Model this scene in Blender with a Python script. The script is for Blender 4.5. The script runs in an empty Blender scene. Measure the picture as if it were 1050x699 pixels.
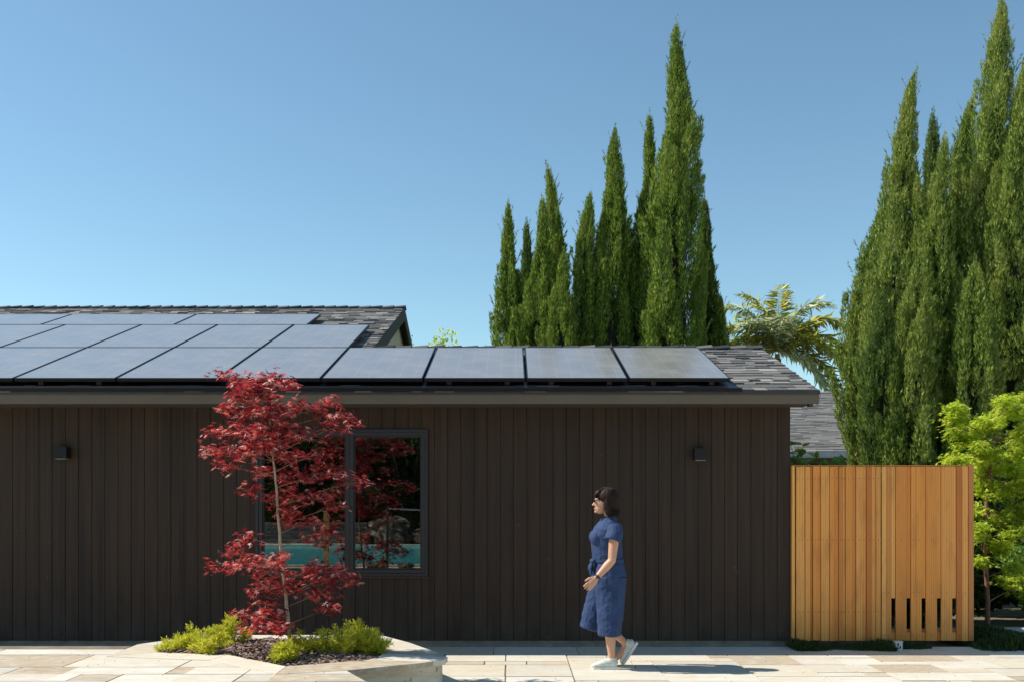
import bpy, bmesh, math, random
import numpy as np
from mathutils import Vector, Matrix
R = math.radians
random.seed(7); RNG = np.random.default_rng(11)
scene = bpy.context.scene
COL = scene.collection
F, HX, HY, CH = 1005.0, 525.0, 511.0, 1.557      # focal px, horizon px, camera height

def WX(px, Y): return (px - HX) / F * Y
def WZ(py, Y): return CH + (HY - py) / F * Y
def W(px, py, Y): return (WX(px, Y), Y, WZ(py, Y))

# ------------------------------------------------------------------ materials
MATS = {}
class NT:
    def __init__(s, name):
        m = bpy.data.materials.new(name); m.use_nodes = True
        s.m = m; s.n = m.node_tree.nodes; s.l = m.node_tree.links
        s.p = s.n['Principled BSDF']; s.out = s.n['Material Output']
        s.coord = None
    def N(s, t, **k):
        n = s.n.new(t)
        for a, b in k.items():
            if a.startswith('_'): setattr(n, a[1:], b)
            else: n.inputs[a.replace('__', ' ')].default_value = b
        return n
    def L(s, a, b): s.l.new(a, b)
    def obj(s, scale=(1, 1, 1)):
        c = s.N('ShaderNodeTexCoord'); mp = s.N('ShaderNodeMapping'); mp.inputs['Scale'].default_value = scale
        s.L(c.outputs['Object'], mp.inputs['Vector']); return mp.outputs['Vector']
    def noise(s, scale, vec=None, detail=4, rough=.6):
        n = s.N('ShaderNodeTexNoise'); n.inputs['Scale'].default_value = scale
        n.inputs['Detail'].default_value = detail; n.inputs['Roughness'].default_value = rough
        if vec is None: vec = s.obj()
        s.L(vec, n.inputs['Vector']); return n.outputs['Fac']
    def ramp(s, fac, stops, interp='LINEAR'):
        r = s.N('ShaderNodeValToRGB'); cr = r.color_ramp; cr.interpolation = interp
        while len(cr.elements) < len(stops): cr.elements.new(.5)
        for e, (p, c) in zip(cr.elements, stops): e.position = p; e.color = (*c, 1)
        s.L(fac, r.inputs['Fac']); return r.outputs['Color']
    def mix(s, fac, a, b, mode='MIX'):
        m = s.N('ShaderNodeMix', _data_type='RGBA', _blend_type=mode)
        for idx, v in ((0, fac), (6, a), (7, b)):
            if hasattr(v, 'is_linked') or hasattr(v, 'links'): s.L(v, m.inputs[idx])
            elif idx == 0: m.inputs[0].default_value = v
            else: m.inputs[idx].default_value = (*v, 1)
        return m.outputs[2]
    def island(s):
        return s.N('ShaderNodeNewGeometry').outputs['Random Per Island']
    def math(s, op, a, b=0.0):
        m = s.N('ShaderNodeMath', _operation=op)
        for i, v in enumerate((a, b)):
            if hasattr(v, 'links'): s.L(v, m.inputs[i])
            else: m.inputs[i].default_value = v
        return m.outputs[0]
    def bump(s, h, strength=.3, dist=.01):
        b = s.N('ShaderNodeBump'); b.inputs['Strength'].default_value = strength; b.inputs['Distance'].default_value = dist
        s.L(h, b.inputs['Height']); s.L(b.outputs['Normal'], s.p.inputs['Normal'])
    def base(s, c):
        if hasattr(c, 'links'): s.L(c, s.p.inputs['Base Color'])
        else: s.p.inputs['Base Color'].default_value = (*c, 1)

def plain(name, col, rough=.6, metal=0, var=.12, scale=12, bump=0, spec=.5):
    t = NT(name)
    n = t.noise(scale)
    a = tuple(c * (1 - var) for c in col); b = tuple(min(1, c * (1 + var)) for c in col)
    t.base(t.ramp(n, [(.3, a), (.7, b)]))
    t.p.inputs['Roughness'].default_value = rough; t.p.inputs['Metallic'].default_value = metal
    t.p.inputs['Specular IOR Level'].default_value = spec
    if bump: t.bump(t.noise(scale * 4), bump)
    MATS[name] = t.m; return t.m

def leafmat(name, stops, transl=.35, rough=.5, big=None, bigscale=.8):
    """random leaf colours, some light passes through each leaf"""
    t = NT(name)
    c = t.ramp(t.island(), stops)
    if big:
        c = t.mix(t.ramp(t.noise(bigscale, detail=2), [(.42, (0, 0, 0)), (.62, (1, 1, 1))]), c, t.mix(.6, c, big))
    t.base(c); t.p.inputs['Roughness'].default_value = rough
    t.p.inputs['Specular IOR Level'].default_value = .35
    tr = t.N('ShaderNodeBsdfTranslucent'); t.L(c, tr.inputs['Color'])
    mx = t.N('ShaderNodeMixShader'); mx.inputs[0].default_value = transl
    t.L(t.p.outputs[0], mx.inputs[1]); t.L(tr.outputs[0], mx.inputs[2]); t.L(mx.outputs[0], t.out.inputs['Surface'])
    MATS[name] = t.m; return t.m

def build_mats():
    # dark stained vertical siding
    t = NT('dark siding')
    isl = t.island(); st = t.noise(1, t.obj((22, 22, .55)), 6, .7)
    fine = t.noise(1, t.obj((140, 140, 2.2)), 3, .6)
    c = t.ramp(isl, [(0, (.024, .0155, .011)), (.35, (.027, .0175, .0125)), (.7, (.031, .0195, .0135)), (1, (.036, .0215, .0145))])
    c = t.mix(t.ramp(st, [(.35, (0, 0, 0)), (.7, (1, 1, 1))]), c, t.mix(.62, c, (.085, .048, .028)))
    c = t.mix(t.ramp(fine, [(.45, (0, 0, 0)), (.75, (.5, .5, .5))]), c, (.022, .018, .016))
    cz = t.N('ShaderNodeSeparateXYZ'); t.L(t.obj(), cz.inputs[0])
    low_ = t.math('MULTIPLY', t.ramp(cz.outputs[2], [(.05, (1, 1, 1)), (.5, (0, 0, 0))]), t.ramp(t.noise(5, t.obj((1, 1, .4)), 5, .7), [(.35, (0, 0, 0)), (.7, (.8, .8, .8))]))
    c = t.mix(low_, c, (.085, .065, .05))
    spots = t.noise(9, None, 2, .5)
    c = t.mix(t.ramp(spots, [(.74, (0, 0, 0)), (.78, (.35, .35, .35))]), c, (.12, .09, .07))
    t.base(c); t.p.inputs['Roughness'].default_value = .68; t.p.inputs['Specular IOR Level'].default_value = .3
    t.bump(fine, .25, .004); MATS['siding'] = t.m
    # cedar
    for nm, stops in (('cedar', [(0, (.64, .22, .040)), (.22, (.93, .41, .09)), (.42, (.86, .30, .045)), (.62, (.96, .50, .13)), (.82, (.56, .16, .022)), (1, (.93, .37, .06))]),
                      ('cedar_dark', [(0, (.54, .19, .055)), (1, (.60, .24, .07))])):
        t = NT(nm); isl = t.island()
        off = t.N('ShaderNodeCombineXYZ'); t.L(t.math('MULTIPLY', isl, 17.0), off.inputs[0]); t.L(t.math('MULTIPLY', isl, 9.0), off.inputs[2])
        mp = t.N('ShaderNodeMapping'); mp.inputs['Scale'].default_value = (26, 26, .9)
        cc = t.N('ShaderNodeTexCoord'); t.L(cc.outputs['Object'], mp.inputs['Vector']); t.L(off.outputs[0], mp.inputs['Location'])
        w = t.N('ShaderNodeTexWave', _wave_type='BANDS', _bands_direction='X'); w.inputs['Scale'].default_value = .55
        w.inputs['Distortion'].default_value = 7; w.inputs['Detail'].default_value = 4; w.inputs['Detail Scale'].default_value = .8
        t.L(mp.outputs[0], w.inputs['Vector'])
        c = t.ramp(isl, stops)
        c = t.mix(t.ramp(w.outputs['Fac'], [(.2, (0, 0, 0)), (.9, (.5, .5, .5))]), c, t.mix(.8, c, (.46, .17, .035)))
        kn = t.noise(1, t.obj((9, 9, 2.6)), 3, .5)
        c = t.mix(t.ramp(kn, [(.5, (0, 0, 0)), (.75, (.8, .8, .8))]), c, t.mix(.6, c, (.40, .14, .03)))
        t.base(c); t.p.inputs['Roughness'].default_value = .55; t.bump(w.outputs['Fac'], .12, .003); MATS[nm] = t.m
    # travertine slabs
    t = NT('travertine'); isl = t.island()
    c = t.ramp(isl, [(0, (.64, .60, .50)), (.26, (.70, .68, .60)), (.42, (.58, .52, .40)), (.56, (.69, .65, .55)),
                     (.72, (.52, .49, .42)), (.80, (.72, .70, .63)), (.88, (.40, .31, .21)), (1, (.46, .40, .31))])
    off = t.N('ShaderNodeCombineXYZ'); t.L(t.math('MULTIPLY', isl, 31.0), off.inputs[0]); t.L(t.math('MULTIPLY', isl, 13.0), off.inputs[1])
    mp = t.N('ShaderNodeMapping'); mp.inputs['Scale'].default_value = (1.6, 6, 3)
    cc = t.N('ShaderNodeTexCoord'); t.L(cc.outputs['Object'], mp.inputs['Vector']); t.L(off.outputs[0], mp.inputs['Location'])
    v1 = t.noise(1.3, mp.outputs[0], 6, .65); v2 = t.noise(5, mp.outputs[0], 5, .7)
    c = t.mix(t.ramp(v1, [(.42, (0, 0, 0)), (.68, (.9, .9, .9))]), c, t.mix(.55, c, (.60, .41, .20)))
    c = t.mix(t.ramp(v2, [(.45, (0, 0, 0)), (.72, (.6, .6, .6))]), c, (.80, .77, .68))
    pits = t.noise(34, mp.outputs[0], 3, .5)
    c = t.mix(t.ramp(pits, [(.66, (0, 0, 0)), (.72, (.8, .8, .8))]), c, (.20, .15, .10))
    c = t.mix(t.ramp(t.noise(.7, None, 3), [(.5, (0, 0, 0)), (.8, (.35, .35, .35))]), c, (.45, .39, .30))
    t.base(c); t.p.inputs['Roughness'].default_value = .6; t.bump(pits, -.4, .004); MATS['travertine'] = t.m
    plain('joint', (.20, .165, .12), .9, var=.3, scale=5)
    t = NT('planter stone'); n1 = t.noise(3, t.obj((1, 1, 5)), 6, .7)
    c = t.ramp(n1, [(.25, (.48, .36, .20)), (.5, (.64, .56, .42)), (.75, (.74, .69, .57))])
    c = t.mix(t.ramp(t.noise(22, None, 3), [(.62, (0, 0, 0)), (.7, (.8, .8, .8))]), c, (.25, .17, .10))
    t.base(c); t.p.inputs['Roughness'].default_value = .65; t.bump(n1, .3, .006); MATS['planter_stone'] = t.m
    # roof shingles
    t = NT('slate shingles'); isl = t.island()
    c = t.ramp(isl, [(0, (.030, .030, .034)), (.18, (.19, .18, .165)), (.38, (.075, .075, .078)), (.55, (.30, .28, .25)), (.74, (.050, .052, .056)), (.88, (.40, .375, .33)), (1, (.10, .10, .10))])
    c = t.mix(t.ramp(t.noise(60, None, 2), [(.4, (0, 0, 0)), (.7, (.5, .5, .5))]), c, (.26, .25, .24))
    t.base(c); t.p.inputs['Roughness'].default_value = .85; t.bump(t.noise(120, None, 2), .3, .004); MATS['shingles'] = t.m
    t.p.inputs['Specular IOR Level'].default_value = .12
    t = NT('ridge shingles'); t.base(t.ramp(t.island(), [(0, (.022, .024, .028)), (.6, (.06, .062, .068)), (1, (.13, .13, .13))])); t.p.inputs['Roughness'].default_value = .9; t.p.inputs['Specular IOR Level'].default_value = .15; MATS['ridge'] = t.m
    t = NT('grey shingles'); t.p.inputs['Specular IOR Level'].default_value = .1; isl = t.island()
    c = t.ramp(isl, [(0, (.14, .137, .13)), (.5, (.20, .195, .185)), (1, (.26, .25, .24))])
    c = t.mix(t.ramp(t.noise(25, None, 2), [(.4, (0, 0, 0)), (.7, (.4, .4, .4))]), c, (.07, .068, .065))
    t.base(c); t.p.inputs['Roughness'].default_value = .9; MATS['grey_shingles'] = t.m
    # solar glass with fine cell grid
    t = NT('solar glass'); v = t.obj()
    b = t.N('ShaderNodeTexBrick', _offset=0.0, _offset_frequency=1); t.L(v, b.inputs['Vector'])
    b.inputs['Scale'].default_value = 1; b.inputs['Brick Width'].default_value = .158; b.inputs['Row Height'].default_value = .158
    b.inputs['Mortar Size'].default_value = .0014; b.inputs['Mortar Smooth'].default_value = .2; b.inputs['Bias'].default_value = 0
    b.inputs['Color1'].default_value = (.012, .014, .020, 1); b.inputs['Color2'].default_value = (.017, .019, .027, 1)
    b.inputs['Mortar'].default_value = (.30, .30, .32, 1)
    dust_sheen = t.noise(2.2, None, 5, .65)
    c = t.mix(t.ramp(dust_sheen, [(.3, (.40, .40, .40)), (.8, (.56, .56, .56))]), b.outputs['Color'], (.54, .52, .50))  # pale dust mix, also painting in the hazy sky reflection
    t.base(c)
    t.L(t.ramp(dust_sheen, [(.3, (.13, .13, .13)), (.7, (.28, .28, .28))]), t.p.inputs['Roughness'])
    t.p.inputs['IOR'].default_value = 2.0; MATS['solar_glass'] = t.m
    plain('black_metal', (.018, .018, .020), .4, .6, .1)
    plain('rail_metal', (.35, .35, .36), .35, .9)
    plain('fascia', (.125, .097, .066), .55, 0, .06, 3)
    plain('drip_edge', (.075, .07, .065), .35, .5)
    plain('soffit', (.055, .047, .04), .7)
    plain('window_frame', (.030, .029, .032), .45, .2, .06)
    plain('foundation', (.28, .24, .19), .9, 0, .25, 9)
    plain('gable_paint', (.66, .56, .40), .7, 0, .08, 3)
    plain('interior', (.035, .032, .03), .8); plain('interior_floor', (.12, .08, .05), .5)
    plain('blind', (.45, .42, .34), .7)
    plain('lamp_black', (.009, .009, .010), .45, .3)
    t = NT('lamp glass'); t.base((.2, .19, .16)); t.p.inputs['Roughness'].default_value = .3; MATS['lamp_glass'] = t.m
    t = NT('window glass')
    gl = t.N('ShaderNodeBsdfGlossy'); gl.inputs['Roughness'].default_value = .004; gl.inputs['Color'].default_value = (.93, .97, .95, 1)
    tr = t.N('ShaderNodeBsdfTransparent'); tr.inputs['Color'].default_value = (.55, .58, .57, 1)
    lw = t.N('ShaderNodeFresnel'); lw.inputs['IOR'].default_value = 2.5
    mx = t.N('ShaderNodeMixShader'); t.L(lw.outputs[0], mx.inputs[0]); t.L(tr.outputs[0], mx.inputs[1]); t.L(gl.outputs[0], mx.inputs[2])
    wv = t.N('ShaderNodeBump'); wv.inputs['Strength'].default_value = .02; wv.inputs['Distance'].default_value = .01
    t.L(t.noise(1.6, None, 1), wv.inputs['Height']); t.L(wv.outputs[0], gl.inputs['Normal'])
    t.L(mx.outputs[0], t.out.inputs['Surface']); MATS['glass'] = t.m
    # vegetation
    leafmat('cypress', [(0, (.045, .095, .014)), (.4, (.125, .22, .028)), (.75, (.30, .42, .046)), (1, (.58, .62, .10))], .30, .55, (.30, .37, .06), .9)
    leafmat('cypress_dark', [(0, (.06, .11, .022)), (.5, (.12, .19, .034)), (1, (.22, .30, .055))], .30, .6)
    leafmat('juniper', [(0, (.045, .095, .015)), (.4, (.145, .235, .032)), (.75, (.29, .39, .056)), (1, (.60, .64, .16))], .30, .55, (.38, .42, .09), 1.1)
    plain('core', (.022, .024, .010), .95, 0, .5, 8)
    plain('bark', (.13, .095, .065), .9, 0, .35, 18, .4)
    plain('maple_bark', (.36, .27, .19), .75, 0, .25, 25, .2)
    plain('red_bark', (.22, .10, .06), .8, 0, .3, 20)
    leafmat('red_leaf', [(0, (.08, .010, .016)), (.34, (.28, .022, .034)), (.64, (.68, .06, .060)), (.82, (.84, .17, .14)), (.93, (.86, .36, .30)), (1, (.86, .54, .48))], .5, .38)
    leafmat('lime_leaf', [(0, (.34, .48, .030)), (.4, (.52, .66, .050)), (.8, (.66, .76, .070)), (1, (.76, .70, .12))], .55, .45)
    leafmat('feather_leaf', [(0, (.36, .42, .030)), (.45, (.62, .64, .05)), (.85, (.80, .76, .09)), (1, (.78, .56, .15))], .5, .5)
    leafmat('hedge_leaf', [(0, (.020, .045, .010)), (.5, (.045, .085, .018)), (1, (.09, .14, .03))], .3, .5)
    leafmat('vine_leaf', [(0, (.12, .24, .04)), (.5, (.26, .42, .07)), (1, (.50, .58, .18))], .4, .4)
    leafmat('grass', [(0, (.035, .060, .014)), (.5, (.065, .105, .024)), (1, (.14, .16, .05))], .3, .6)
    leafmat('palm_leaf', [(0, (.26, .40, .07)), (.35, (.46, .58, .12)), (.65, (.68, .72, .18)), (.88, (.84, .72, .16)), (1, (.80, .52, .10))], .6, .35, (.66, .58, .10), .7)
    leafmat('palm_silver', [(0, (.46, .54, .28)), (.5, (.70, .76, .46)), (1, (.86, .88, .64))], .55, .3)
    plain('palm_sheath', (.45, .18, .06), .8, 0, .4, 8)
    t = NT('mulch'); isl = t.island()
    t.base(t.ramp(isl, [(0, (.10, .06, .045)), (.5, (.22, .145, .11)), (1, (.40, .30, .25))])); t.p.inputs['Roughness'].default_value = .9; MATS['mulch'] = t.m
    plain('soil', (.10, .070, .05), .95, 0, .4, 10, .5)
    t = NT('ground'); c = t.ramp(t.noise(.5, None, 8, .7), [(.3, (.10, .09, .045)), (.5, (.16, .13, .08)), (.7, (.08, .10, .035))])
    t.base(c); t.p.inputs['Roughness'].default_value = .95; MATS['ground'] = t.m
    plain('concrete', (.52, .49, .44), .85, 0, .12, 2.5, .1)
    # person
    plain('skin', (.56, .30, .19), .5, 0, .07, 14)
    t = NT('denim'); n = t.noise(14, t.obj((1, 1, .5)), 5, .6)
    w = t.N('ShaderNodeTexWave', _wave_type='BANDS', _bands_direction='DIAGONAL'); w.inputs['Scale'].default_value = 160
    t.L(t.obj(), w.inputs['Vector'])
    c = t.ramp(n, [(.3, (.010, .026, .090)), (.7, (.022, .052, .145))]); c = t.mix(t.math('MULTIPLY', w.outputs['Fac'], .2), c, (.06, .11, .22))
    t.base(c); t.p.inputs['Roughness'].default_value = .85; t.bump(n, .5, .012); MATS['denim'] = t.m
    plain('hair', (.024, .010, .007), .6, 0, .4, 40, spec=.25); plain('lens', (.01, .01, .012), .12); plain('lips', (.50, .20, .15), .4)
    plain('eye_white', (.7, .68, .65), .2)
    plain('sneaker', (.55, .60, .56), .6, 0, .15, 30); plain('sole', (.72, .70, .64), .6); plain('laces', (.75, .76, .74), .7)
    plain('watch', (.05, .03, .035), .4)
    # behind the camera
    t = NT('pool water'); c = t.ramp(t.noise(2.2, None, 3), [(.3, (.03, .42, .48)), (.7, (.12, .68, .70))]); t.base(c)
    t.p.inputs['Roughness'].default_value = .08; t.bump(t.noise(5, None, 2), .2, .02); MATS['water'] = t.m
    t = NT('boulder'); c = t.ramp(t.noise(3, None, 8, .7), [(.40, (.03, .02, .015)), (.52, (.13, .09, .06)), (.64, (.42, .34, .26))]); t.base(c)
    t.p.inputs['Roughness'].default_value = .9; t.bump(t.noise(5, None, 6), .8, .05); MATS['boulder'] = t.m
    t = NT('wall rock'); c = t.ramp(t.noise(4, None, 6, .7), [(.3, (.10, .09, .08)), (.6, (.22, .20, .18))]); t.base(c); t.p.inputs['Roughness'].default_value = .9; MATS['wall_rock'] = t.m
    t = NT('deck'); b = t.N('ShaderNodeTexBrick'); t.L(t.obj(), b.inputs['Vector']); b.inputs['Scale'].default_value = 1
    b.inputs['Brick Width'].default_value = .61; b.inputs['Row Height'].default_value = .405; b.inputs['Mortar Size'].default_value = .004
    b.inputs['Color1'].default_value = (.62, .55, .42, 1); b.inputs['Color2'].default_value = (.70, .66, .56, 1); b.inputs['Mortar'].default_value = (.3, .26, .2, 1)
    t.base(t.mix(t.ramp(t.noise(4, None, 6), [(.4, (0, 0, 0)), (.75, (.6, .6, .6))]), b.outputs['Color'], (.52, .42, .28))); t.p.inputs['Roughness'].default_value = .65; MATS['deck'] = t.m
    plain('gutter_white', (.62, .63, .66), .4); plain('brown_wood', (.16, .075, .04), .7, 0, .3, 6)
    plain('white_plastic', (.72, .72, .68), .4); plain('wood_post', (.50, .28, .10), .7, 0, .2, 10)
    plain('green_tape', (.03, .14, .07), .5); plain('iron', (.04, .035, .03), .6)
build_mats()

# ------------------------------------------------------------------ mesh helpers
class MB:
    def __init__(s): s.v = []; s.f = []
    def add(s, vs, fs):
        b = len(s.v); s.v += [tuple(v) for v in vs]; s.f += [tuple(i + b for i in f) for f in fs]; return s
    def box(s, x0, x1, y0, y1, z0, z1):
        return s.add([(x0, y0, z0), (x1, y0, z0), (x1, y1, z0), (x0, y1, z0), (x0, y0, z1), (x1, y0, z1), (x1, y1, z1), (x0, y1, z1)],
                     [(0, 3, 2, 1), (4, 5, 6, 7), (0, 1, 5, 4), (1, 2, 6, 5), (2, 3, 7, 6), (3, 0, 4, 7)])
    def cbox(s, x0, x1, y0, y1, z0, z1, c=.002):
        """board with eased front corners (front = -y)"""
        p = [(x0 + c, y0), (x1 - c, y0), (x1, y0 + c), (x1, y1), (x0, y1), (x0, y0 + c)]
        return s.prism(p, z0, z1)
    def prism(s, pts, z0, z1):
        n = len(pts); vs = [(x, y, z0) for x, y in pts] + [(x, y, z1) for x, y in pts]
        return s.add(vs, [tuple(range(n))[::-1], tuple(range(n, 2 * n))] + [(i, (i + 1) % n, n + (i + 1) % n, n + i) for i in range(n)])
    def xprism(s, pts, x0, x1):
        """profile in (y, z) swept along x"""
        n = len(pts); vs = [(x0, y, z) for y, z in pts] + [(x1, y, z) for y, z in pts]
        return s.add(vs, [tuple(range(n))[::-1], tuple(range(n, 2 * n))] + [(i, (i + 1) % n, n + (i + 1) % n, n + i) for i in range(n)])
    def tube(s, path, radii, n=8, ry=None):
        P = [Vector(p) for p in path]; rings = []
        if not hasattr(radii, '__len__'): radii = [radii] * len(P)
        prev = None
        for i, p in enumerate(P):
            d = (P[min(i + 1, len(P) - 1)] - P[max(i - 1, 0)]).normalized()
            if prev is None:
                a = Vector((0, 1, 0)) if abs(d.y) < .9 else Vector((1, 0, 0)); u = (a - d * a.dot(d)).normalized()
            else: u = (prev - d * prev.dot(d)).normalized()
            prev = u; w = d.cross(u)
            r = radii[i]; r2 = ry[i] if ry else r
            rings.append([p + u * r2 * math.cos(2 * math.pi * k / n) + w * r * math.sin(2 * math.pi * k / n) for k in range(n)])
        vs = [v for rg in rings for v in rg]; m = len(rings)
        fs = [(i * n + k, i * n + (k + 1) % n, (i + 1) * n + (k + 1) % n, (i + 1) * n + k) for i in range(m - 1) for k in range(n)]
        fs += [tuple(range(n))[::-1], tuple(range((m - 1) * n, m * n))]
        return s.add(vs, fs)
    def ellip(s, c, r, nu=18, nv=12, rot=None):
        vs = [(0, 0, -1)]; fs = []
        for j in range(1, nv):
            th = -math.pi / 2 + math.pi * j / nv
            for i in range(nu):
                a = 2 * math.pi * i / nu; vs.append((math.cos(th) * math.cos(a), math.cos(th) * math.sin(a), math.sin(th)))
        vs.append((0, 0, 1)); top = len(vs) - 1
        for i in range(nu):
            fs.append((0, 1 + (i + 1) % nu, 1 + i)); fs.append((top, top - nu + i, top - nu + (i + 1) % nu))
            for j in range(nv - 2):
                a = 1 + j * nu + i; b = 1 + j * nu + (i + 1) % nu; fs.append((a, b, b + nu, a + nu))
        M = rot or Matrix.Identity(3); c = Vector(c)
        return s.add([c + M @ Vector((x * r[0], y * r[1], z * r[2])) for x, y, z in vs], fs)
    def mesh(s, name='m'):
        me = bpy.data.meshes.new(name); me.from_pydata(s.v, [], s.f); me.update(); return me
    def build(s, name, mat, parent=None, smooth=False, loc=None):
        me = s.mesh(name)
        if loc is not None:
            me.transform(Matrix.Translation(-Vector(loc)))
        return link(name, me, mat, parent, smooth, loc)

def link(name, me, mat, parent=None, smooth=False, loc=None):
    o = bpy.data.objects.new(name, me); COL.objects.link(o)
    if mat is not None and len(me.materials) == 0: me.materials.append(MATS[mat] if isinstance(mat, str) else mat)
    if smooth: me.polygons.foreach_set('use_smooth', [True] * len(me.polygons))
    if parent is not None:
        o.parent = parent
        if loc is None: o.location = -Vector(parent.location)      # geometry given in world space
        else: o.location = Vector(loc) - Vector(parent.location)
    elif loc is not None: o.location = loc
    return o

def thing(name, label, cat, loc=(0, 0, 0), group=None):
    o = bpy.data.objects.new(name, None); COL.objects.link(o); o.location = loc; o.empty_display_size = .2
    return tag(o, label, cat, group)
def tag(o, label=None, cat=None, group=None, kind=None):
    if label: o['label'] = label
    if cat: o['category'] = cat
    if group: o['group'] = group
    if kind: o['kind'] = kind
    return o

def np_mesh(name, V, Fa):
    V = np.asarray(V, dtype=np.float32).reshape(-1, 3); Fa = np.asarray(Fa, dtype=np.int32); k = Fa.shape[1]
    me = bpy.data.meshes.new(name)
    me.vertices.add(len(V)); me.vertices.foreach_set('co', V.ravel())
    me.loops.add(Fa.size); me.loops.foreach_set('vertex_index', Fa.ravel())
    me.polygons.add(len(Fa)); me.polygons.foreach_set('loop_start', np.arange(0, Fa.size, k, dtype=np.int32))
    me.update(calc_edges=True); return me

def norm(a): return a / np.maximum(np.linalg.norm(a, axis=-1, keepdims=True), 1e-9)

def leaves(P, D, Nn, S, templ, tris):
    """one small leaf shape per point; templ rows = (along, across, up)"""
    D = norm(D); T = norm(np.cross(D, Nn)); Nn = np.cross(T, D)
    tp = np.asarray(templ, dtype=float); S = np.asarray(S).reshape(-1, 1, 1)
    V = P[:, None, :] + S * (tp[None, :, 0, None] * D[:, None, :] + tp[None, :, 1, None] * T[:, None, :] + tp[None, :, 2, None] * Nn[:, None, :])
    k = len(tp); F_ = (np.arange(len(P)) * k)[:, None, None] + np.asarray(tris)[None]
    return V.reshape(-1, 3), F_.reshape(-1, np.asarray(tris).shape[1])

TRI = ([(0, -.16, 0), (0, .16, 0), (1, 0, .05)], [(0, 1, 2)])
SPRAY = ([(-.1, 0, 0), (.72, -.24, .05), (.42, -.05, 0), (1.25, .02, .1), (.5, .07, 0), (.85, .22, .04)], [(0, 1, 2), (0, 2, 3), (0, 3, 4), (0, 4, 5)])
OVAL = ([(0, 0, 0), (.35, -.28, .05), (.8, -.18, .02), (1, 0, -.08), (.8, .18, .02), (.35, .28, .05)], [(0, 1, 2), (0, 2, 3), (0, 3, 4), (0, 4, 5)])
def star(lobes=7, spread=130, notch=.30):
    vs = [(0, 0, 0)]; n = lobes; ln = []
    for i in range(n):
        a = R(-spread + 2 * spread * i / (n - 1)); L = .45 + .55 * math.cos(a / 2) ** 2
        ln.append((a, L))
    for i, (a, L) in enumerate(ln):
        vs.append((L * math.cos(a), L * math.sin(a), -.18 * L * L))
        if i < n - 1:
            b = (a + ln[i + 1][0]) / 2; vs.append((notch * math.cos(b), notch * math.sin(b), 0.03))
    tr = []
    for i in range(n):                                            # each lobe is a kite from the centre
        tip = 1 + 2 * i; l = tip - 1 if i > 0 else None; r = tip + 1 if i < n - 1 else None
        if l is not None: tr.append((0, l, tip))
        if r is not None: tr.append((0, tip, r))
    return vs, tr
STAR = star(7, 125, .27); STAR5 = star(5, 105, .30)

# ------------------------------------------------------------------ ashlar stone paving, clipped to convex regions
def clip(poly, a, b, c):
    """keep a*x + b*y <= c"""
    out = []
    for i in range(len(poly)):
        p, q = poly[i], poly[(i + 1) % len(poly)]; dp = a * p[0] + b * p[1] - c; dq = a * q[0] + b * q[1] - c
        if dp <= 0: out.append(p)
        if dp * dq < 0:
            t = dp / (dp - dq); out.append((p[0] + (q[0] - p[0]) * t, p[1] + (q[1] - p[1]) * t))
    return out
def below_line(p, q):
    """half plane of points with smaller y than the line p-q (p left of q)"""
    dx, dy = q[0] - p[0], q[1] - p[1]
    return (-dy, dx, -dy * p[0] + dx * p[1])
def ashlar(x0, x1, y0, y1, cell, sizes, seed):
    rnd = random.Random(seed); nx = int((x1 - x0) / cell); ny = int((y1 - y0) / cell)
    g = [[False] * nx for _ in range(ny)]; out = []
    for j in range(ny):
        for i in range(nx):
            if g[j][i]: continue
            sz = sizes[:]; rnd.shuffle(sz)
            for w, h in sz + [(1, 1)]:
                if i + w <= nx and j + h <= ny and all(not g[j + b][i + a] for a in range(w) for b in range(h)):
                    for a in range(w):
                        for b in range(h): g[j + b][i + a] = True
                    out.append((x0 + i * cell, x0 + (i + w) * cell, y0 + j * cell, y0 + (j + h) * cell)); break
    return out
def paving(name, rects, regions, ztop, seed, thick=.03, gap=.0045):
    mb = MB(); rnd = random.Random(seed)
    for (x0, x1, y0, y1) in rects:
        z = ztop + rnd.uniform(-.0015, .0015); g = gap * rnd.uniform(.35, 2.2)
        for reg in regions:
            p = [(x0 + g, y0 + g), (x1 - g, y0 + g), (x1 - g, y1 - g), (x0 + g, y1 - g)]
            for h in reg:
                p = clip(p, *h)
                if len(p) < 3: break
            if len(p) >= 3:
                ar = abs(sum(p[i][0] * p[(i + 1) % len(p)][1] - p[(i + 1) % len(p)][0] * p[i][1] for i in range(len(p)))) / 2
                if ar > .002: mb.prism(p, ztop - thick, z)
    return mb.build(name, 'travertine')

# ------------------------------------------------------------------ SETTING
g = MB(); g.add([(-600, -600, -.06), (600, -600, -.06), (600, 600, -.06), (-600, 600, -.06)], [(0, 1, 2, 3)])
tag(g.build('ground', 'ground'), kind='structure')

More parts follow.
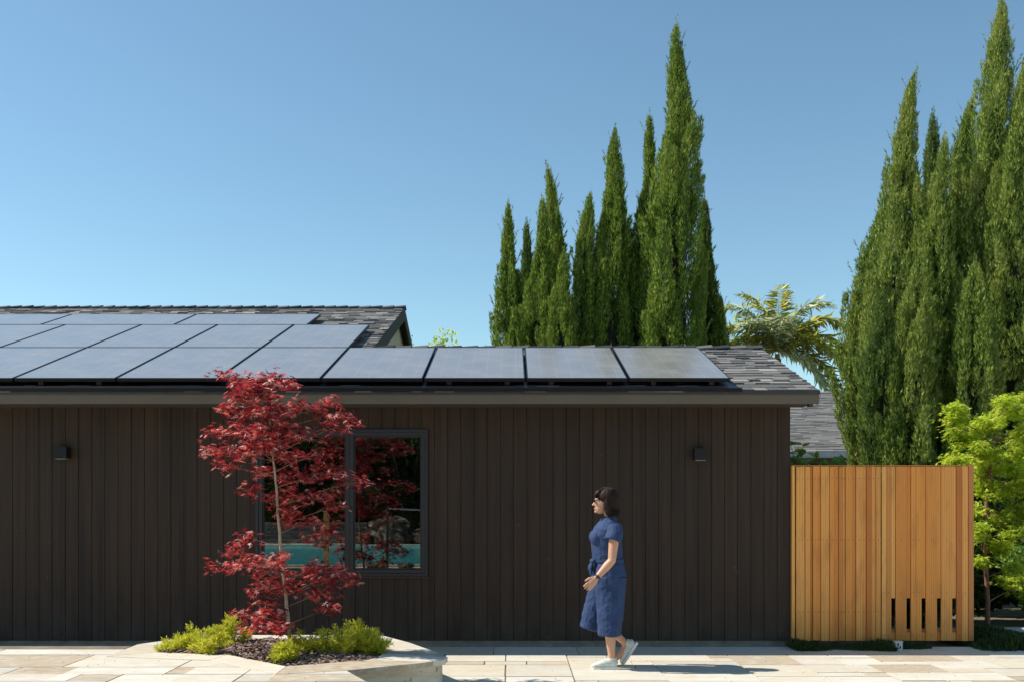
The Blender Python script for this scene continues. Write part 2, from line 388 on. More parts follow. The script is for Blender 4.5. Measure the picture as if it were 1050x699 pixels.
TZ = .25                                                           # raised terrace at the left
pl_outer = [(-3.36, 8.12), (-2.45, 7.93), (-1.76, 7.30), (-1.26, 7.46), (-.63, 7.86), (-.545, 7.95), (-.53, 8.08), (-.60, 8.26), (-.93, 8.90), (-1.26, 9.40), (-2.95, 9.40), (-3.36, 8.80)]
pl_inner = [(-3.02, 8.34), (-2.39, 8.22), (-1.76, 7.64), (-1.45, 7.80), (-1.16, 7.96), (-1.10, 8.10), (-1.09, 8.30), (-1.13, 8.55), (-1.23, 9.02), (-1.9, 9.04), (-2.80, 9.06), (-3.06, 8.72)]
terr = ashlar(-12.2, 0, 4.02, 8.76, .3, [(3, 1), (2, 1), (3, 2), (2, 2), (4, 1), (2, 1), (3, 2)], 5)
edge = below_line((-1.26, 7.46), (-.5, 5.9)); edge = (edge[0], edge[1], edge[2])
regs = [[(1, 0, -3.362)],
        [(-1, 0, 3.362), (1, 0, -2.45), below_line((-3.36, 8.116), (-2.45, 7.926))],
        [(-1, 0, 2.45), (1, 0, -1.76), below_line((-2.45, 7.926), (-1.76, 7.296))],
        [(-1, 0, 1.76), (1, 0, -.5), below_line((-1.76, 7.296), (-1.26, 7.456)), edge]]
tag(paving('terrace_paving', terr, regs, TZ, 3), kind='structure')
mb = MB()                                                          # the terrace body under its slabs
mb.prism([(-12.2, 3.9), (-.5, 3.9), (-.5, 5.88), (-1.30, 7.30), (-1.80, 7.25), (-2.46, 7.86), (-3.40, 8.05), (-3.40, 8.75), (-12.2, 8.75)], -.04, TZ - .007)
tag(mb.build('terrace', 'joint'), kind='structure')

low = ashlar(-.66, 12.6, 5.4, 9.88, .2, [(4, 2), (3, 2), (3, 3), (2, 2), (3, 2), (4, 3), (2, 1)], 9)
lowL = ashlar(-12.2, -.66, 8.8, 9.88, .3, [(3, 1), (2, 1), (2, 2)], 4)
tag(paving('path_paving', low + lowL, [[(0, 1, 9.84)]], 0, 8), kind='structure')
mb = MB(); mb.box(-12.3, 12.7, 5.2, 9.842, -.045, -.0075)
tag(mb.build('path_bed', 'joint'), kind='structure')
# narrow stone strip along the house wall
mb = MB(); x = -12.2; rr = random.Random(3)
while x < 12.5:
    w = rr.uniform(.7, 1.25); mb.box(x + .003, x + w - .003, 9.848, 10.40, -.04, -.012 + rr.uniform(-.001, .001)); x += w
tag(mb.build('wall_strip', 'travertine'), kind='structure')
mb = MB(); mb.box(-14, 16, -1.6, 5.19, -.05, -.004); mb.box(-14, 16, -22, -11.5, -.05, -.004); mb.box(-1.2, 16, -11.5, -1.6, -.05, -.004); mb.box(-14, -10.4, -11.5, -1.6, -.05, -.004)
tag(mb.build('pool_deck', 'deck'), kind='structure')

# ------------------------------------------------------------------ HOUSE
YW, YE = 10.5, 10.0
house = thing('house', 'single storey dark brown house clad in vertical boards under a shingled roof', 'house', (-3, YW, 0))
XL, XR = -9.2, WX(810, YW)
wx0, wx1, wz0, wz1 = WX(263, YW), WX(439, YW), WZ(590, YW), WZ(440, YW)
mb = MB(); bx = XR; pitch = .141; rr = random.Random(1)
while bx > XL:
    a, b = bx - pitch + .0018, bx - .0018; f = YW - .018 + rr.uniform(-.0012, .0012)
    def brd(z0, z1, a=a, b=b):
        if b - a > .004 and z1 - z0 > .01: mb.cbox(a, b, f, YW + .002, z0, z1, .003)
    if b < wx0 or a > wx1: brd(.045, 2.62)
    else:
        brd(.045, wz0 - .003); brd(wz1 + .003, 2.62)
        if a < wx0: mb.cbox(a, wx0 - .003, f, YW + .002, wz0 - .003, wz1 + .003, .003)
        if b > wx1: mb.cbox(wx1 + .003, b, f, YW + .002, wz0 - .003, wz1 + .003, .003)
    bx -= pitch
mb.build('siding', 'siding', house)
mb = MB()                                                          # structural wall behind the boards, with the window opening
mb.box(XL, wx0 - .002, YW + .004, YW + .16, .05, 2.60); mb.box(wx1 + .002, XR - .01, YW + .004, YW + .16, .05, 2.60)
mb.box(wx0 - .002, wx1 + .002, YW + .004, YW + .16, .05, wz0 - .002); mb.box(wx0 - .002, wx1 + .002, YW + .004, YW + .16, wz1 + .002, 2.60)
mb.box(XR - .17, XR - .012, YW + .162, 14.3, .05, 2.60); mb.box(-1.9, XR - .19, 14.3, 14.44, .05, 2.60)
mb.box(XL, -2.0, 21.3, 21.44, .05, 2.60); mb.box(-2.05, -1.9, 14.46, 21.3, .05, 2.60)
mb.build('wall', 'soffit', house)
mb = MB(); mb.box(XL, XR - .004, YW + .0, YW + .15, -.05, .04); mb.box(XL, XR - .01, YW - .045, YW - .004, -.05, .012)
mb.build('foundation', 'foundation', house)
# window
win = MB()
fr = .05; ym = YW - .034
mx0, mx1 = WX(352.5, YW), WX(365.5, YW)
def rectframe(m, x0, x1, z0, z1, w, y0, y1):
    m.box(x0, x0 + w, y0, y1, z0, z1); m.box(x1 - w, x1, y0, y1, z0, z1)
    m.box(x0 + w, x1 - w, y0, y1, z0, z0 + w); m.box(x0 + w, x1 - w, y0, y1, z1 - w, z1)
rectframe(win, wx0, wx1, wz0, wz1, .028, ym - .012, YW + .10)
window = win.build('window', 'window_frame', house)
for (a, b) in ((wx0 + .030, (mx0 + mx1) / 2 - .0015), ((mx0 + mx1) / 2 + .0015, wx1 - .030)):
    s = MB(); rectframe(s, a, b, wz0 + .030, wz1 - .030, .040, ym, YW + .06)
    rectframe(s, a + .042, b - .042, wz0 + .072, wz1 - .072, .012, ym + .022, YW + .03)
    s.build('frame', 'window_frame', window).location = (0, 0, 0)
    p = MB(); p.box(a + .050, b - .050, ym + .034, ym + .040, wz0 + .08, wz1 - .08)
    p.build('pane', 'glass', window).location = (0, 0, 0)
s = MB(); s.box(wx0 - .01, wx1 + .01, ym - .028, YW - .019, wz0 - .018, wz0 - .001); s.build('sill', 'window_frame', window).location = (0, 0, 0)
s = MB(); s.box(wx0 + .05, wx1 - .05, YW + .118, YW + .124, wz1 - .16, wz1 - .04)
s.box(wx0 + .04, wx1 - .04, YW + .108, YW + .13, wz1 - .195, wz1 - .172)
bl = s.build('roller_blind', 'blind', window); bl.location = (0, 0, 0)
# dim room behind the glass
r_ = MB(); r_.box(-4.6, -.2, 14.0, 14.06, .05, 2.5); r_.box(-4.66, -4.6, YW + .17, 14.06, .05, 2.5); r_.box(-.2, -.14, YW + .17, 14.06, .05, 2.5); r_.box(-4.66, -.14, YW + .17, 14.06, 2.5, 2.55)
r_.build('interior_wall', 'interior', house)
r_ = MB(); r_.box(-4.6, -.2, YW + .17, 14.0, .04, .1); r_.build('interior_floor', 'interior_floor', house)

# roof planes -------------------------------------------------
SL = 1 / 3.; CA, SA = math.cos(math.atan(SL)), math.sin(math.atan(SL))
EZ = 2.662                                                        # roof surface height at the eave
YR, YRL = 12.36, 16.0
XRK, XG = WX(840, YE), -1.75
def rz(Y): return EZ + (Y - YE) * SL
mb = MB(); th = .07
def slope(m, x0, x1, ya, yb, up=0, t=th):
    m.xprism([(ya, rz(ya) + up - t), (yb, rz(yb) + up - t), (yb, rz(yb) + up), (ya, rz(ya) + up)], x0, x1)
slope(mb, XG + .002, XRK - .02, YE + .02, YR, -.014); slope(mb, XL, XG - .022, YE + .02, YRL, -.014)
def back(m, x0, x1, yr, yend, up=0, t=th):
    z0 = rz(yr); z1 = z0 - (yend - yr) * SL
    m.xprism([(yr, z0 + up - t), (yend, z1 + up - t), (yend, z1 + up), (yr, z0 + up)], x0, x1)
back(mb, XG + .002, XRK - .02, YR, 14.8, -.014); back(mb, XL, XG - .022, YRL, 21.9, -.014)
roof = mb.build('roof', 'soffit', house)
def shingles(x0, x1, y0, y1, seed, zf, sgn=1, yr=None, expo=.145, mat='shingles', parent=None, wr=(.11, .25)):
    """individual tabs; zf(Y) height; front slope sgn=+1 rises with Y"""
    m = MB(); rd = random.Random(seed); n = int((y1 - y0) / CA / expo) + 1
    for k in range(n):
        s0 = k * expo; x = x0 - rd.uniform(0, .2)
        while x < x1:
            w = rd.uniform(*wr); a, b = max(x, x0), min(x + w, x1); x += w
            if b - a < .02: continue
            t = rd.choice((.008, .013, .021)); lo = s0 - rd.choice((0, 0, .012, .022)); hi = min(s0 + expo + .03, (y1 - y0) / CA)
            def pt(sv, h): return (y0 + sv * CA, 0, h) if sgn > 0 else (y1 - sv * CA, 0, h)
            ya = y0 + lo * CA; yb = y0 + hi * CA
            if sgn < 0: ya, yb = y1 - lo * CA, y1 - hi * CA
            za, zb = zf(ya), zf(yb)
            m.add([(a + .0015, ya, za - .012), (b - .0015, ya, za - .012), (b - .0015, ya, za + t), (a + .0015, ya, za + t),
                   (a + .0015, yb, zb - .012), (b - .0015, yb, zb - .012), (b - .0015, yb, zb + .001), (a + .0015, yb, zb + .001)],
                  [(0, 1, 2, 3), (3, 2, 6, 7), (0, 3, 7, 4), (1, 5, 6, 2)])
    return m
m1 = shingles(XG - .03, XRK, YE, YR, 21, rz); m2 = shingles(XL, XG, YE, YRL, 22, rz)
m3 = shingles(XG, XRK, YR, 14.85, 23, lambda y: rz(YR) - (y - YR) * SL, -1)
m4 = shingles(XL, XG, YRL, 21.95, 24, lambda y: rz(YRL) - (y - YRL) * SL, -1)
for a in (m2, m3, m4): m1.add(a.v, a.f)
sh = m1.build('shingles', 'shingles', roof); sh.location = (0, 0, 0)
def ridge(m, x0, x1, y, z, step=.19, seed=1):
    rd = random.Random(seed); x = x1
    while x > x0:
        a, b = x - step - .03, x; t = rd.uniform(-.004, .006)
        h0, h1 = .012, .030 + t                                     # each cap tilts up over the next
        w = .13
        for (sy) in (-1, 1):
            m.add([(a, y + sy * w, z - w * SL + h0 + .006), (b, y + sy * w, z - w * SL + h1), (b, y, z + h1 + .006), (a, y, z + h0 + .006),
                   (a, y + sy * w, z - w * SL - .01), (b, y + sy * w, z - w * SL + h1 - .014), (b, y, z + h1 - .02), (a, y, z - .02)],
                  [(0, 1, 2, 3), (4, 7, 6, 5), (0, 4, 5, 1), (1, 5, 6, 2), (3, 2, 6, 7), (0, 3, 7, 4)])
        x -= step
m = MB(); ridge(m, XG + .12, XRK + .01, YR, rz(YR) + .006, .21, 5)
rc = m.build('ridge_cap', 'ridge', roof); rc.location = (0, 0, 0)
m = MB(); ridge(m, XL, XG + .015, YRL, rz(YRL) + .006, .19, 6)
rc = m.build('ridge_cap', 'ridge', roof); rc.location = (0, 0, 0)
# fascia, drip edge, soffit, rakes
FB = WZ(413.6, YE)
mb = MB(); mb.box(XL, XRK, YE - .001, YE + .028, FB, EZ - .028)
mb.build('fascia', 'fascia', house)
mb = MB(); mb.box(XL, XRK + .008, YE - .014, YE + .09, EZ - .024, EZ - .0145 ); mb.box(XL, XRK + .008, YE - .014, YE - .006, EZ - .04, EZ - .0245)
mb.box(XL, XRK + .008, YE - .012, YE + .006, EZ - .0140, EZ + .004)
mb.build('drip_edge', 'drip_edge', house)
mb = MB(); mb.box(XL, XRK - .03, YE + .03, YW - .02, FB + .008, FB + .02); mb.build('soffit', 'soffit', house)
mb = MB()
def rake(m, x0, x1, ya, yb, up, dn): m.xprism([(ya, rz(ya) - dn), (yb, rz(yb) - dn), (yb, rz(yb) + up), (ya, rz(ya) + up)], x0, x1)
def rakeb(m, x0, x1, yr, ye, up, dn):
    z1 = rz(yr) - (ye - yr) * SL; m.xprism([(yr, rz(yr) - dn), (ye, z1 - dn), (ye, z1 + up), (yr, rz(yr) + up)], x0, x1)
rake(mb, XRK - .022, XRK - .001, YE + .029, YR, -.016, .15); rakeb(mb, XRK - .022, XRK - .001, YR, 14.8, -.016, .15)
mb.build('rake_board', 'soffit', house); mb = MB()
rake(mb, XG - .022, XG + .001, YR - .02, YRL, -.002, .20); rakeb(mb, XG - .022, XG + .001, YRL, 21.9, -.002, .20)
mb.build('rake_board', 'soffit', house)
mb = MB(); mb.box(XRK - .09, XRK - .05, YE + .03, YE + .12, FB - .022, FB + .007); mb.build('rafter_tail', 'soffit', house)
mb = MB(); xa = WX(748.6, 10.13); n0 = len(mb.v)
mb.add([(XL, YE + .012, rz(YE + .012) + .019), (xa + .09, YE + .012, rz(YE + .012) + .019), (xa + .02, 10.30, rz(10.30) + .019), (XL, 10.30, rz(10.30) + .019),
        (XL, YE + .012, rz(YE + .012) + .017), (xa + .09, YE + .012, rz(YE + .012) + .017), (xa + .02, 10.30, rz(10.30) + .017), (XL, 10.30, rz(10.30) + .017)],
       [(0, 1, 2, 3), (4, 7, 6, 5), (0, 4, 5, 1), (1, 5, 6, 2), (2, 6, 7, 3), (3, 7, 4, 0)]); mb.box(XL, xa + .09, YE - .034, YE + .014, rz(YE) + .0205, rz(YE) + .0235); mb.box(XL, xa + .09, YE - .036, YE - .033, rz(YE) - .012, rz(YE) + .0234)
mb.build('eave_shadow_sheet', 'black_metal', house)  # added black sheet, shaped as the panels' shadow along the eave
mb = MB(); gx = XG - .13                                           # gable wall of the higher wing, above the lower roof
mb.xprism([(YR - .4, rz(YR - .4) - .10), (YRL, rz(YRL) - .09), (21.2, rz(YRL) - 5.2 * SL - .10), (21.2, 2.4), (YR - .4, 2.4)], gx - .10, gx)
mb.build('gable_wall', 'gable_paint', house)
mb = MB(); mb.xprism([(YW, 2.62), (YR, rz(YR) - .1), (14.44, 2.62)], XR - .14, XR - .02); mb.build('gable_end', 'soffit', house)

# ------------------------------------------------------------------ SOLAR PANELS
PB = 10.13; PWd, PLg, GAP = 1.04, 1.84, .02
pz0 = WZ(387.2, PB)                                               # top of the glass at the lower edge
def panel(xr, sl, w, l, label, feet=False):
    """xr right edge, sl distance up the slope of the lower edge"""
    y = PB + sl * CA; z = pz0 + sl * SA
    t = thing('solar_panel', label, 'solar panel', (xr - w, y, z), 'solar panels on the roof')
    ang = Matrix.Rotation(math.atan(SL), 4, 'X')
    f = MB(); e = .011; h = .038
    f.box(0, w, 0, e, -h, 0); f.box(0, w, l - e, l, -h, 0); f.box(0, e, e, l - e, -h, 0); f.box(w - e, w, e, l - e, -h, 0)
    f.box(e, w - e, e, l - e, -.010, -.006)
    o = f.build('frame', 'black_metal'); o.parent = t; o.matrix_local = ang
    gm = MB(); gm.add([(e + .0005, e + .0005, -.0015), (w - e - .0005, e + .0005, -.0015), (w - e - .0005, l - e - .0005, -.0015), (e + .0005, l - e - .0005, -.0015)], [(0, 1, 2, 3)])
    o = gm.build('glass', 'solar_glass'); o.parent = t; o.matrix_local = ang
    if feet:
        for fx in (.22 * w, .80 * w):
            m = MB(); m.box(fx, fx + .05, .025, .10, -.075, -h - .001)
            o = m.build('clamp_foot', 'drip_edge'); o.parent = t; o.matrix_local = ang
    return t
ordw = ['rightmost', 'second from the right', 'third from the right', 'fourth from the right', 'fifth from the right', 'sixth from the right', 'seventh from the right', 'eighth from the right', 'leftmost, cut off by the frame,']
x748 = WX(748.6, PB)
for k in range(9):
    extra = {0: ' beside the bare shingles', 4: ' where the row passes the gable', 5: ' above the red maple', 8: ''}.get(k, '')
    panel(x748 - k * (PWd + GAP), 0, PWd, PLg, f'upright solar panel {ordw[k]} of the lowest row{extra}'.replace('upright solar', 'solar') if k == 4 else f'upright solar panel {ordw[k]} of the lowest row{extra}', feet=k in (0, 1, 2, 6))
for k in range(5):
    nm = ['rightmost', 'second from the right', 'middle one', 'second from the left', 'leftmost, partly out of frame,'][k]
    panel(x748 - (4 + k) * (PWd + GAP), PLg + GAP, PWd, PLg, f'upright black solar panel, {nm} of the second row up the roof')
for k in range(3):
    nm = ['rightmost', 'middle one', 'leftmost, cut off,'][k]
    panel(-2.86 - k * (PLg + GAP), 2 * (PLg + GAP), PLg, PWd, f'sideways black solar panel, {nm} of the top row under the ridge')
mb = MB()
for s0 in (.35, 1.45): slope(mb, x748 - 9.5, x748 - .03, PB + s0 * CA, PB + (s0 + .04) * CA, .045, .03)
for s0 in (2.2, 3.3): slope(mb, x748 - 9.5, x748 - 4.28, PB + s0 * CA, PB + (s0 + .04) * CA, .045, .03)
for s0 in (3.9, 4.5): slope(mb, x748 - 9.5, -2.9, PB + s0 * CA, PB + (s0 + .04) * CA, .045, .03)
tag(mb.build('mounting_rails', 'black_metal'), 'black metal rails fixed on the roof under the solar panels', 'rails')

# ------------------------------------------------------------------ WALL LAMPS
def sconce(px, py, label):
    y0 = YW - .021; x = WX(px, y0); z = WZ(py, y0)
    t = thing('wall_lamp', label, 'wall lamp', (x, y0, z), 'wall lamps on the dark siding')
    b = MB(); s = .066
    b.box(-s, s, -.125, -.012, -s + .010, s); o = b.build('housing', 'lamp_black'); o.parent = t
    b = MB(); b.box(-s * .8, s * .8, -.0115, 0, -s * .8, s * .8); o = b.build('wall_plate', 'lamp_black'); o.parent = t
    b = MB(); b.box(-s + .012, s - .012, -.113, -.024, -s, -s + .0095); o = b.build('lens', 'lamp_glass'); o.parent = t
sconce(67, 464.5, 'small black cube wall lamp on the siding left of the red maple')
sconce(716.5, 466, 'small black cube wall lamp on the siding right of the walking woman')

# ------------------------------------------------------------------ PLANTER
planter = thing('stone_planter', 'travertine planter with flat coping stones at the foot of the red maple', 'planter', (-2, 8.4, 0))
def ring(m, outer, inner, z0, z1, joints=True):
    n = len(outer)
    for i in range(n):
        j = (i + 1) % n; g = .004
        o0, o1, i1, i0 = [Vector(p) for p in (outer[i], outer[j], inner[j], inner[i])]
        def sh(a, b, d):
            v = (b - a); L = v.length
            return a + v * min(.4, d / max(L, .01)), b - v * min(.4, d / max(L, .01))
        if joints and (o1 - o0).length > .3: a, b = sh(o0, o1, g); c, d = sh(i0, i1, g)
        else: a, b, c, d = o0, o1, i0, i1
        m.prism([tuple(a), tuple(b), tuple(d), tuple(c)], z0, z1)
m = MB(); ring(m, pl_outer, pl_inner, TZ - .035, TZ + .002); m.build('coping', 'travertine', planter)
def inset(pts, d):
    c = Vector((sum(p[0] for p in pts) / len(pts), sum(p[1] for p in pts) / len(pts))); return [tuple(Vector(p) + (c - Vector(p)).normalized() * d) for p in pts]
m = MB(); ring(m, inset(pl_outer, .045), inset(pl_inner, -.02), -.04, TZ - .036, False); m.build('wall', 'planter_stone', planter)
def inpoly(x, y, poly):
    c = False
    for i in range(len(poly)):
        (x0, y0), (x1, y1) = poly[i], poly[i - 1]
        if (y0 > y) != (y1 > y) and x < (x1 - x0) * (y - y0) / (y1 - y0) + x0: c = not c
    return c
def bedz(x, y): return .20 + .085 * max(0, 1 - ((x + 2.1) / 1.2) ** 2) * max(0, 1 - ((y - 8.45) / .8) ** 2) + .012 * math.sin(9 * x) * math.cos(11 * y)
V = [(-2.05, 8.4, bedz(-2.05, 8.4))]; Fs = []
ringn = 6; n = len(pl_inner)
for k in range(1, ringn + 1):
    for (x, y) in pl_inner:
        t = k / ringn; X = -2.05 + (x + 2.05) * t; Y = 8.4 + (y - 8.4) * t; V.append((X, Y, bedz(X, Y) - (.02 if k == ringn else 0)))
for i in range(n): Fs.append((0, 1 + i, 1 + (i + 1) % n))
for k in range(ringn - 1):
    for i in range(n): a = 1 + k * n + i; b = 1 + k * n + (i + 1) % n; Fs.append((a, a + n, b + n, b))
mm = MB(); mm.add(V, Fs); mm.build('soil', 'soil', planter, True)
m = MB(); rd = random.Random(8)
for _ in range(3800):
    x = rd.uniform(-3.05, -1.08); y = rd.uniform(7.65, 9.05)
    if not inpoly(x, y, pl_inner): continue
    a = rd.uniform(0, math.pi); L = rd.uniform(.012, .045); w = rd.uniform(.005, .013); z = bedz(x, y) + rd.uniform(0, .022); tl = rd.uniform(-.6, .6)
    d = Vector((math.cos(a), math.sin(a), tl)).normalized(); s_ = Vector((-math.sin(a), math.cos(a), rd.uniform(-.4, .4))).normalized(); u = d.cross(s_) * .004; p = Vector((x, y, z))
    vs = [p - d * L - s_ * w, p + d * L - s_ * w, p + d * L + s_ * w, p - d * L + s_ * w]
    m.add([v + u for v in vs] + [v - u for v in vs], [(0, 1, 2, 3), (0, 4, 5, 1), (1, 5, 6, 2), (2, 6, 7, 3), (3, 7, 4, 0)])
tag(m.build('bark_mulch', 'mulch'), 'brown bark mulch covering the planter bed under the maple', 'mulch', kind='stuff')

# feathery yellow green shrubs
def feather(px, py, Y, h, w, label, seed, n=26):
    x = WX(px, Y); z = .22; rd = random.Random(seed); rg = np.random.default_rng(seed)
    t = thing('feathery_shrub', label, 'shrub', (x, Y, z), 'feathery shrubs in the planter')
    st = MB(); P = []; D = []
    for i in range(n):
        a = rd.uniform(0, 2 * math.pi); rr_ = w * math.sqrt(rd.random()); hh = h * rd.uniform(.45, 1.18) * (1 - .45 * (rr_ / w) ** 2)
        tip = Vector((math.cos(a) * rr_, math.sin(a) * rr_ * .75, hh)); b = Vector((math.cos(a) * rr_ * .25, math.sin(a) * rr_ * .2, 0))
        c = b.lerp(tip, .55) + Vector((0, 0, hh * .16)); path = []
        for k in range(6):
            s = k / 5; path.append((1 - s) ** 2 * b + 2 * s * (1 - s) * c + s * s * tip)
        st.tube([p for p in path], [.003] * 6, 3)
        for k in range(50):
            s = rd.random() ** .7; p = (1 - s) ** 2 * b + 2 * s * (1 - s) * c + s * s * tip; dd = (2 * (1 - s) * (c - b) + 2 * s * (tip - c)).normalized()
            # short side twigs carry fine needles
            o_ = Vector((rd.gauss(0, 1), rd.gauss(0, 1), rd.gauss(.35, .6))).normalized(); L = .075 * (1.25 - .7 * s)
            for q in range(4):
                pp = p + o_ * L * q / 4; P.append(pp); D.append((dd * .7 + o_ * .8 + Vector((rd.gauss(0, .5), rd.gauss(0, .5), rd.gauss(0, .4)))))
    P = np.array([tuple(p) for p in P]); D = np.array([tuple(d) for d in D]); N_ = rg.normal(size=P.shape)
    V, F_ = leaves(P, D, N_, rg.uniform(.016, .036, len(P)), [(0, -.06, 0), (0, .06, 0), (.6, .085, 0), (1, 0, 0), (.6, -.085, 0)], [(0, 1, 2), (0, 2, 3), (0, 3, 4)])
    o = st.build('stems', 'green_tape' if False else 'vine_leaf'); o.parent = t
    o = link('foliage', np_mesh('foliage', V, F_), 'feather_leaf'); o.parent = t
for i, a in enumerate([
    (180, 0, 8.45, .16, .17, 'low yellow green feathery shrub at the far left tip of the planter', 18),
    (204, 0, 8.50, .27, .20, 'bushy yellow green feathery shrub second from the planter left tip', 30),
    (234, 0, 8.62, .33, .19, 'tall yellow green feathery shrub in the planter touching the lowest left maple leaves', 30),
    (217, 0, 8.32, .20, .15, 'short yellow green feathery shrub at the front left edge of the planter', 20),
    (292, 0, 7.92, .20, .12, 'small yellow green feathery shrub at the front tip of the planter', 18),
    (309, 0, 8.25, .30, .10, 'thin upright feathery shrub just right of the maple trunk', 12),
    (344, 0, 8.22, .31, .20, 'wide feathery shrub in the middle of the planter right half', 28),
    (368, 0, 8.45, .32, .18, 'tall feathery shrub behind the others in the planter right half', 26),
    (384, 0, 8.30, .27, .15, 'feathery shrub at the far right end of the planter', 24)]):
    feather(a[0], a[1], a[2], a[3] * .86, a[4] * 1.12, a[5], 40 + i, int(a[6] * 1.15))

# ------------------------------------------------------------------ MAPLES
def maple(base, trunk, blobs, mats, label, cat, Y, seed, leaf=(.03, .05), dens=1., name='maple_tree', depth=.5, r0=.022, tp=STAR):
    """trunk: px path; blobs: (px,py,rx,ry,dy) leafy layers fed by their own twigs"""
    rd = random.Random(seed); rg = np.random.default_rng(seed)
    t = thing(name, label, cat, base)
    m = MB(); tr = [Vector(W(px, py, Y + dy)) for px, py, dy in trunk]
    fine = []
    for i in range(len(tr) - 1):
        for k in range(5): fine.append(tr[i].lerp(tr[i + 1], k / 5) + Vector((rd.uniform(-1, 1), rd.uniform(-1, 1), 0)) * .003)
    fine.append(tr[-1]); nf = len(fine)
    m.tube(fine, [r0 * (1 - .72 * i / nf) for i in range(nf)], 9)
    P = []; D = []; Nn = []; lm = MB()
    for (px, py, rx, ry, dy) in blobs:
        Yb = Y + dy; c = Vector(W(px, py, Yb)); s = Yb / F; rx, ry = rx * s, ry * s; rd_ = max(rx, ry) * 1.1
        # limb from trunk
        lows = [p for p in fine if p.z < c.z - .04] or [fine[0]]
        st = min(lows, key=lambda p: (p - c).length + .25 * abs(p.z - (c.z - (c - p).length * .45)))
        L = (c - st).length; mid = st.lerp(c, .5) + Vector((0, 0, .06 * L))
        lp = [(1 - q) ** 2 * st + 2 * q * (1 - q) * mid + q * q * c for q in [k / 7 for k in range(8)]]
        lm.tube(lp, [max(.0022, r0 * .30 * (1 - .75 * k / 7)) for k in range(8)], 6)
        nt = int(max(5, 22 * (rx * ry) ** .5 / .25) * dens)
        for _ in range(nt):
            a = rd.uniform(0, 2 * math.pi); q = math.sqrt(rd.random())
            e = c + Vector((math.cos(a) * rx * q, rd.uniform(-1, 1) * rd_ * math.sqrt(1 - q * q * .6), math.sin(a) * ry * q))
            b = lp[rd.randint(4, 7)]; md = b.lerp(e, .5) + Vector((0, 0, .03))
            tw = [(1 - u) ** 2 * b + 2 * u * (1 - u) * md + u * u * e for u in (0, .33, .66, 1)]
            lm.tube(tw, [.0022, .0018, .0014, .001], 4)
            for k in range(rd.randint(12, 19)):
                u = rd.uniform(.35, 1.12); p = b.lerp(e, u) + Vector((rd.gauss(0, .040), rd.gauss(0, .045), rd.gauss(0, .026)))
                out = (e - c); out.z = 0
                d = Vector((rd.gauss(0, 1), rd.gauss(0, 1), 0)) * .6 + (e - b).normalized() * .7 + out * 1.2; d.z = -.25 + rd.gauss(0, .3)
                P.append(tuple(p)); D.append(tuple(d.normalized())); Nn.append((rd.gauss(0, .45), rd.gauss(-.25, .45), 1))
    P, D, Nn = map(np.array, (P, D, Nn))
    V, F_ = leaves(P, D, Nn, rg.uniform(leaf[0], leaf[1], len(P)), *tp)
    m.build('trunk', mats[0], t, True); lm.build('branches', 'red_bark', t, True)
    link('crown', np_mesh('crown', V, F_), mats[1], t)
    return t
MY = 8.30
red_blobs = [(274, 404, 14, 8, -.22), (279, 424, 16, 8, -.24), (272, 440, 14, 7, -.22), (282, 456, 12, 6, -.22), (258, 450, 12, 6, -.2), (300, 444, 14, 8, -.2),  # px,py,rx,ry,depth offset
 (228, 386, 12, 6, .1), (247, 392, 14, 6, .0), (275, 386, 14, 8, 0), (278, 398, 26, 8, -.1), (303, 393, 14, 6, .05), (262, 402, 26, 8, 0), (240, 404, 14, 6, -.15),
 (235, 420, 20, 10, .1), (265, 418, 26, 12, -.1), (296, 418, 24, 10, .1), (340, 411, 10, 5, .1), (330, 420, 16, 7, 0), (350, 424, 8, 5, 0),
 (225, 440, 16, 10, 0), (252, 438, 24, 12, .15), (282, 440, 26, 12, -.15), (345, 436, 18, 8, 0), (362, 432, 9, 5, 0), (362, 450, 6, 4, .1),
 (218, 462, 13, 7, 0), (240, 462, 20, 9, .1), (266, 462, 24, 11, -.1), (295, 464, 26, 13, .15), (330, 464, 18, 8, -.1), (350, 460, 12, 6, .1),
 (228, 478, 14, 5, .1), (262, 482, 18, 7, .1), (292, 486, 20, 10, .1), (325, 488, 18, 8, 0), (350, 484, 12, 5, .1), (374, 480, 11, 4, 0), (368, 494, 12, 5, .1),
 (258, 502, 14, 6, 0), (275, 512, 20, 8, .1), (305, 508, 20, 9, -.1), (335, 508, 22, 8, .15), (368, 508, 15, 4, 0), (350, 518, 10, 5, .1), (300, 524, 10, 5, 0), (288, 522, 10, 5, .1),
 (320, 534, 10, 4, 0), (296, 534, 7, 4, .1),
 (250, 552, 12, 5, .1), (235, 565, 15, 5, 0), (256, 572, 20, 6, -.1), (232, 580, 14, 5, .1), (262, 584, 18, 7, .15), (290, 576, 14, 6, -.2),
 (285, 592, 20, 7, .1), (312, 586, 18, 8, 0), (335, 580, 16, 6, .1), (340, 592, 16, 6, -.1), (362, 592, 10, 3, .1), (275, 604, 18, 6, 0), (310, 602, 18, 6, .1), (334, 608, 12, 5, 0),
 (270, 618, 14, 4, .1), (252, 630, 15, 5, 0), (278, 628, 16, 5, -.1), (340, 624, 11, 4, .1), (275, 642, 16, 5, -.25), (256, 644, 14, 4, -.3), (290, 645, 10, 5, -.3), (325, 548, 7, 3, 0)]
red_blobs = [b if not (b[0] > 312 and b[1] < 532) else (b[0], b[1], b[2] * .72, b[3] * .75, b[4]) for k_, b in enumerate(red_blobs) if not (b[0] > 316 and 430 < b[1] < 525 and k_ % 3 == 0)]
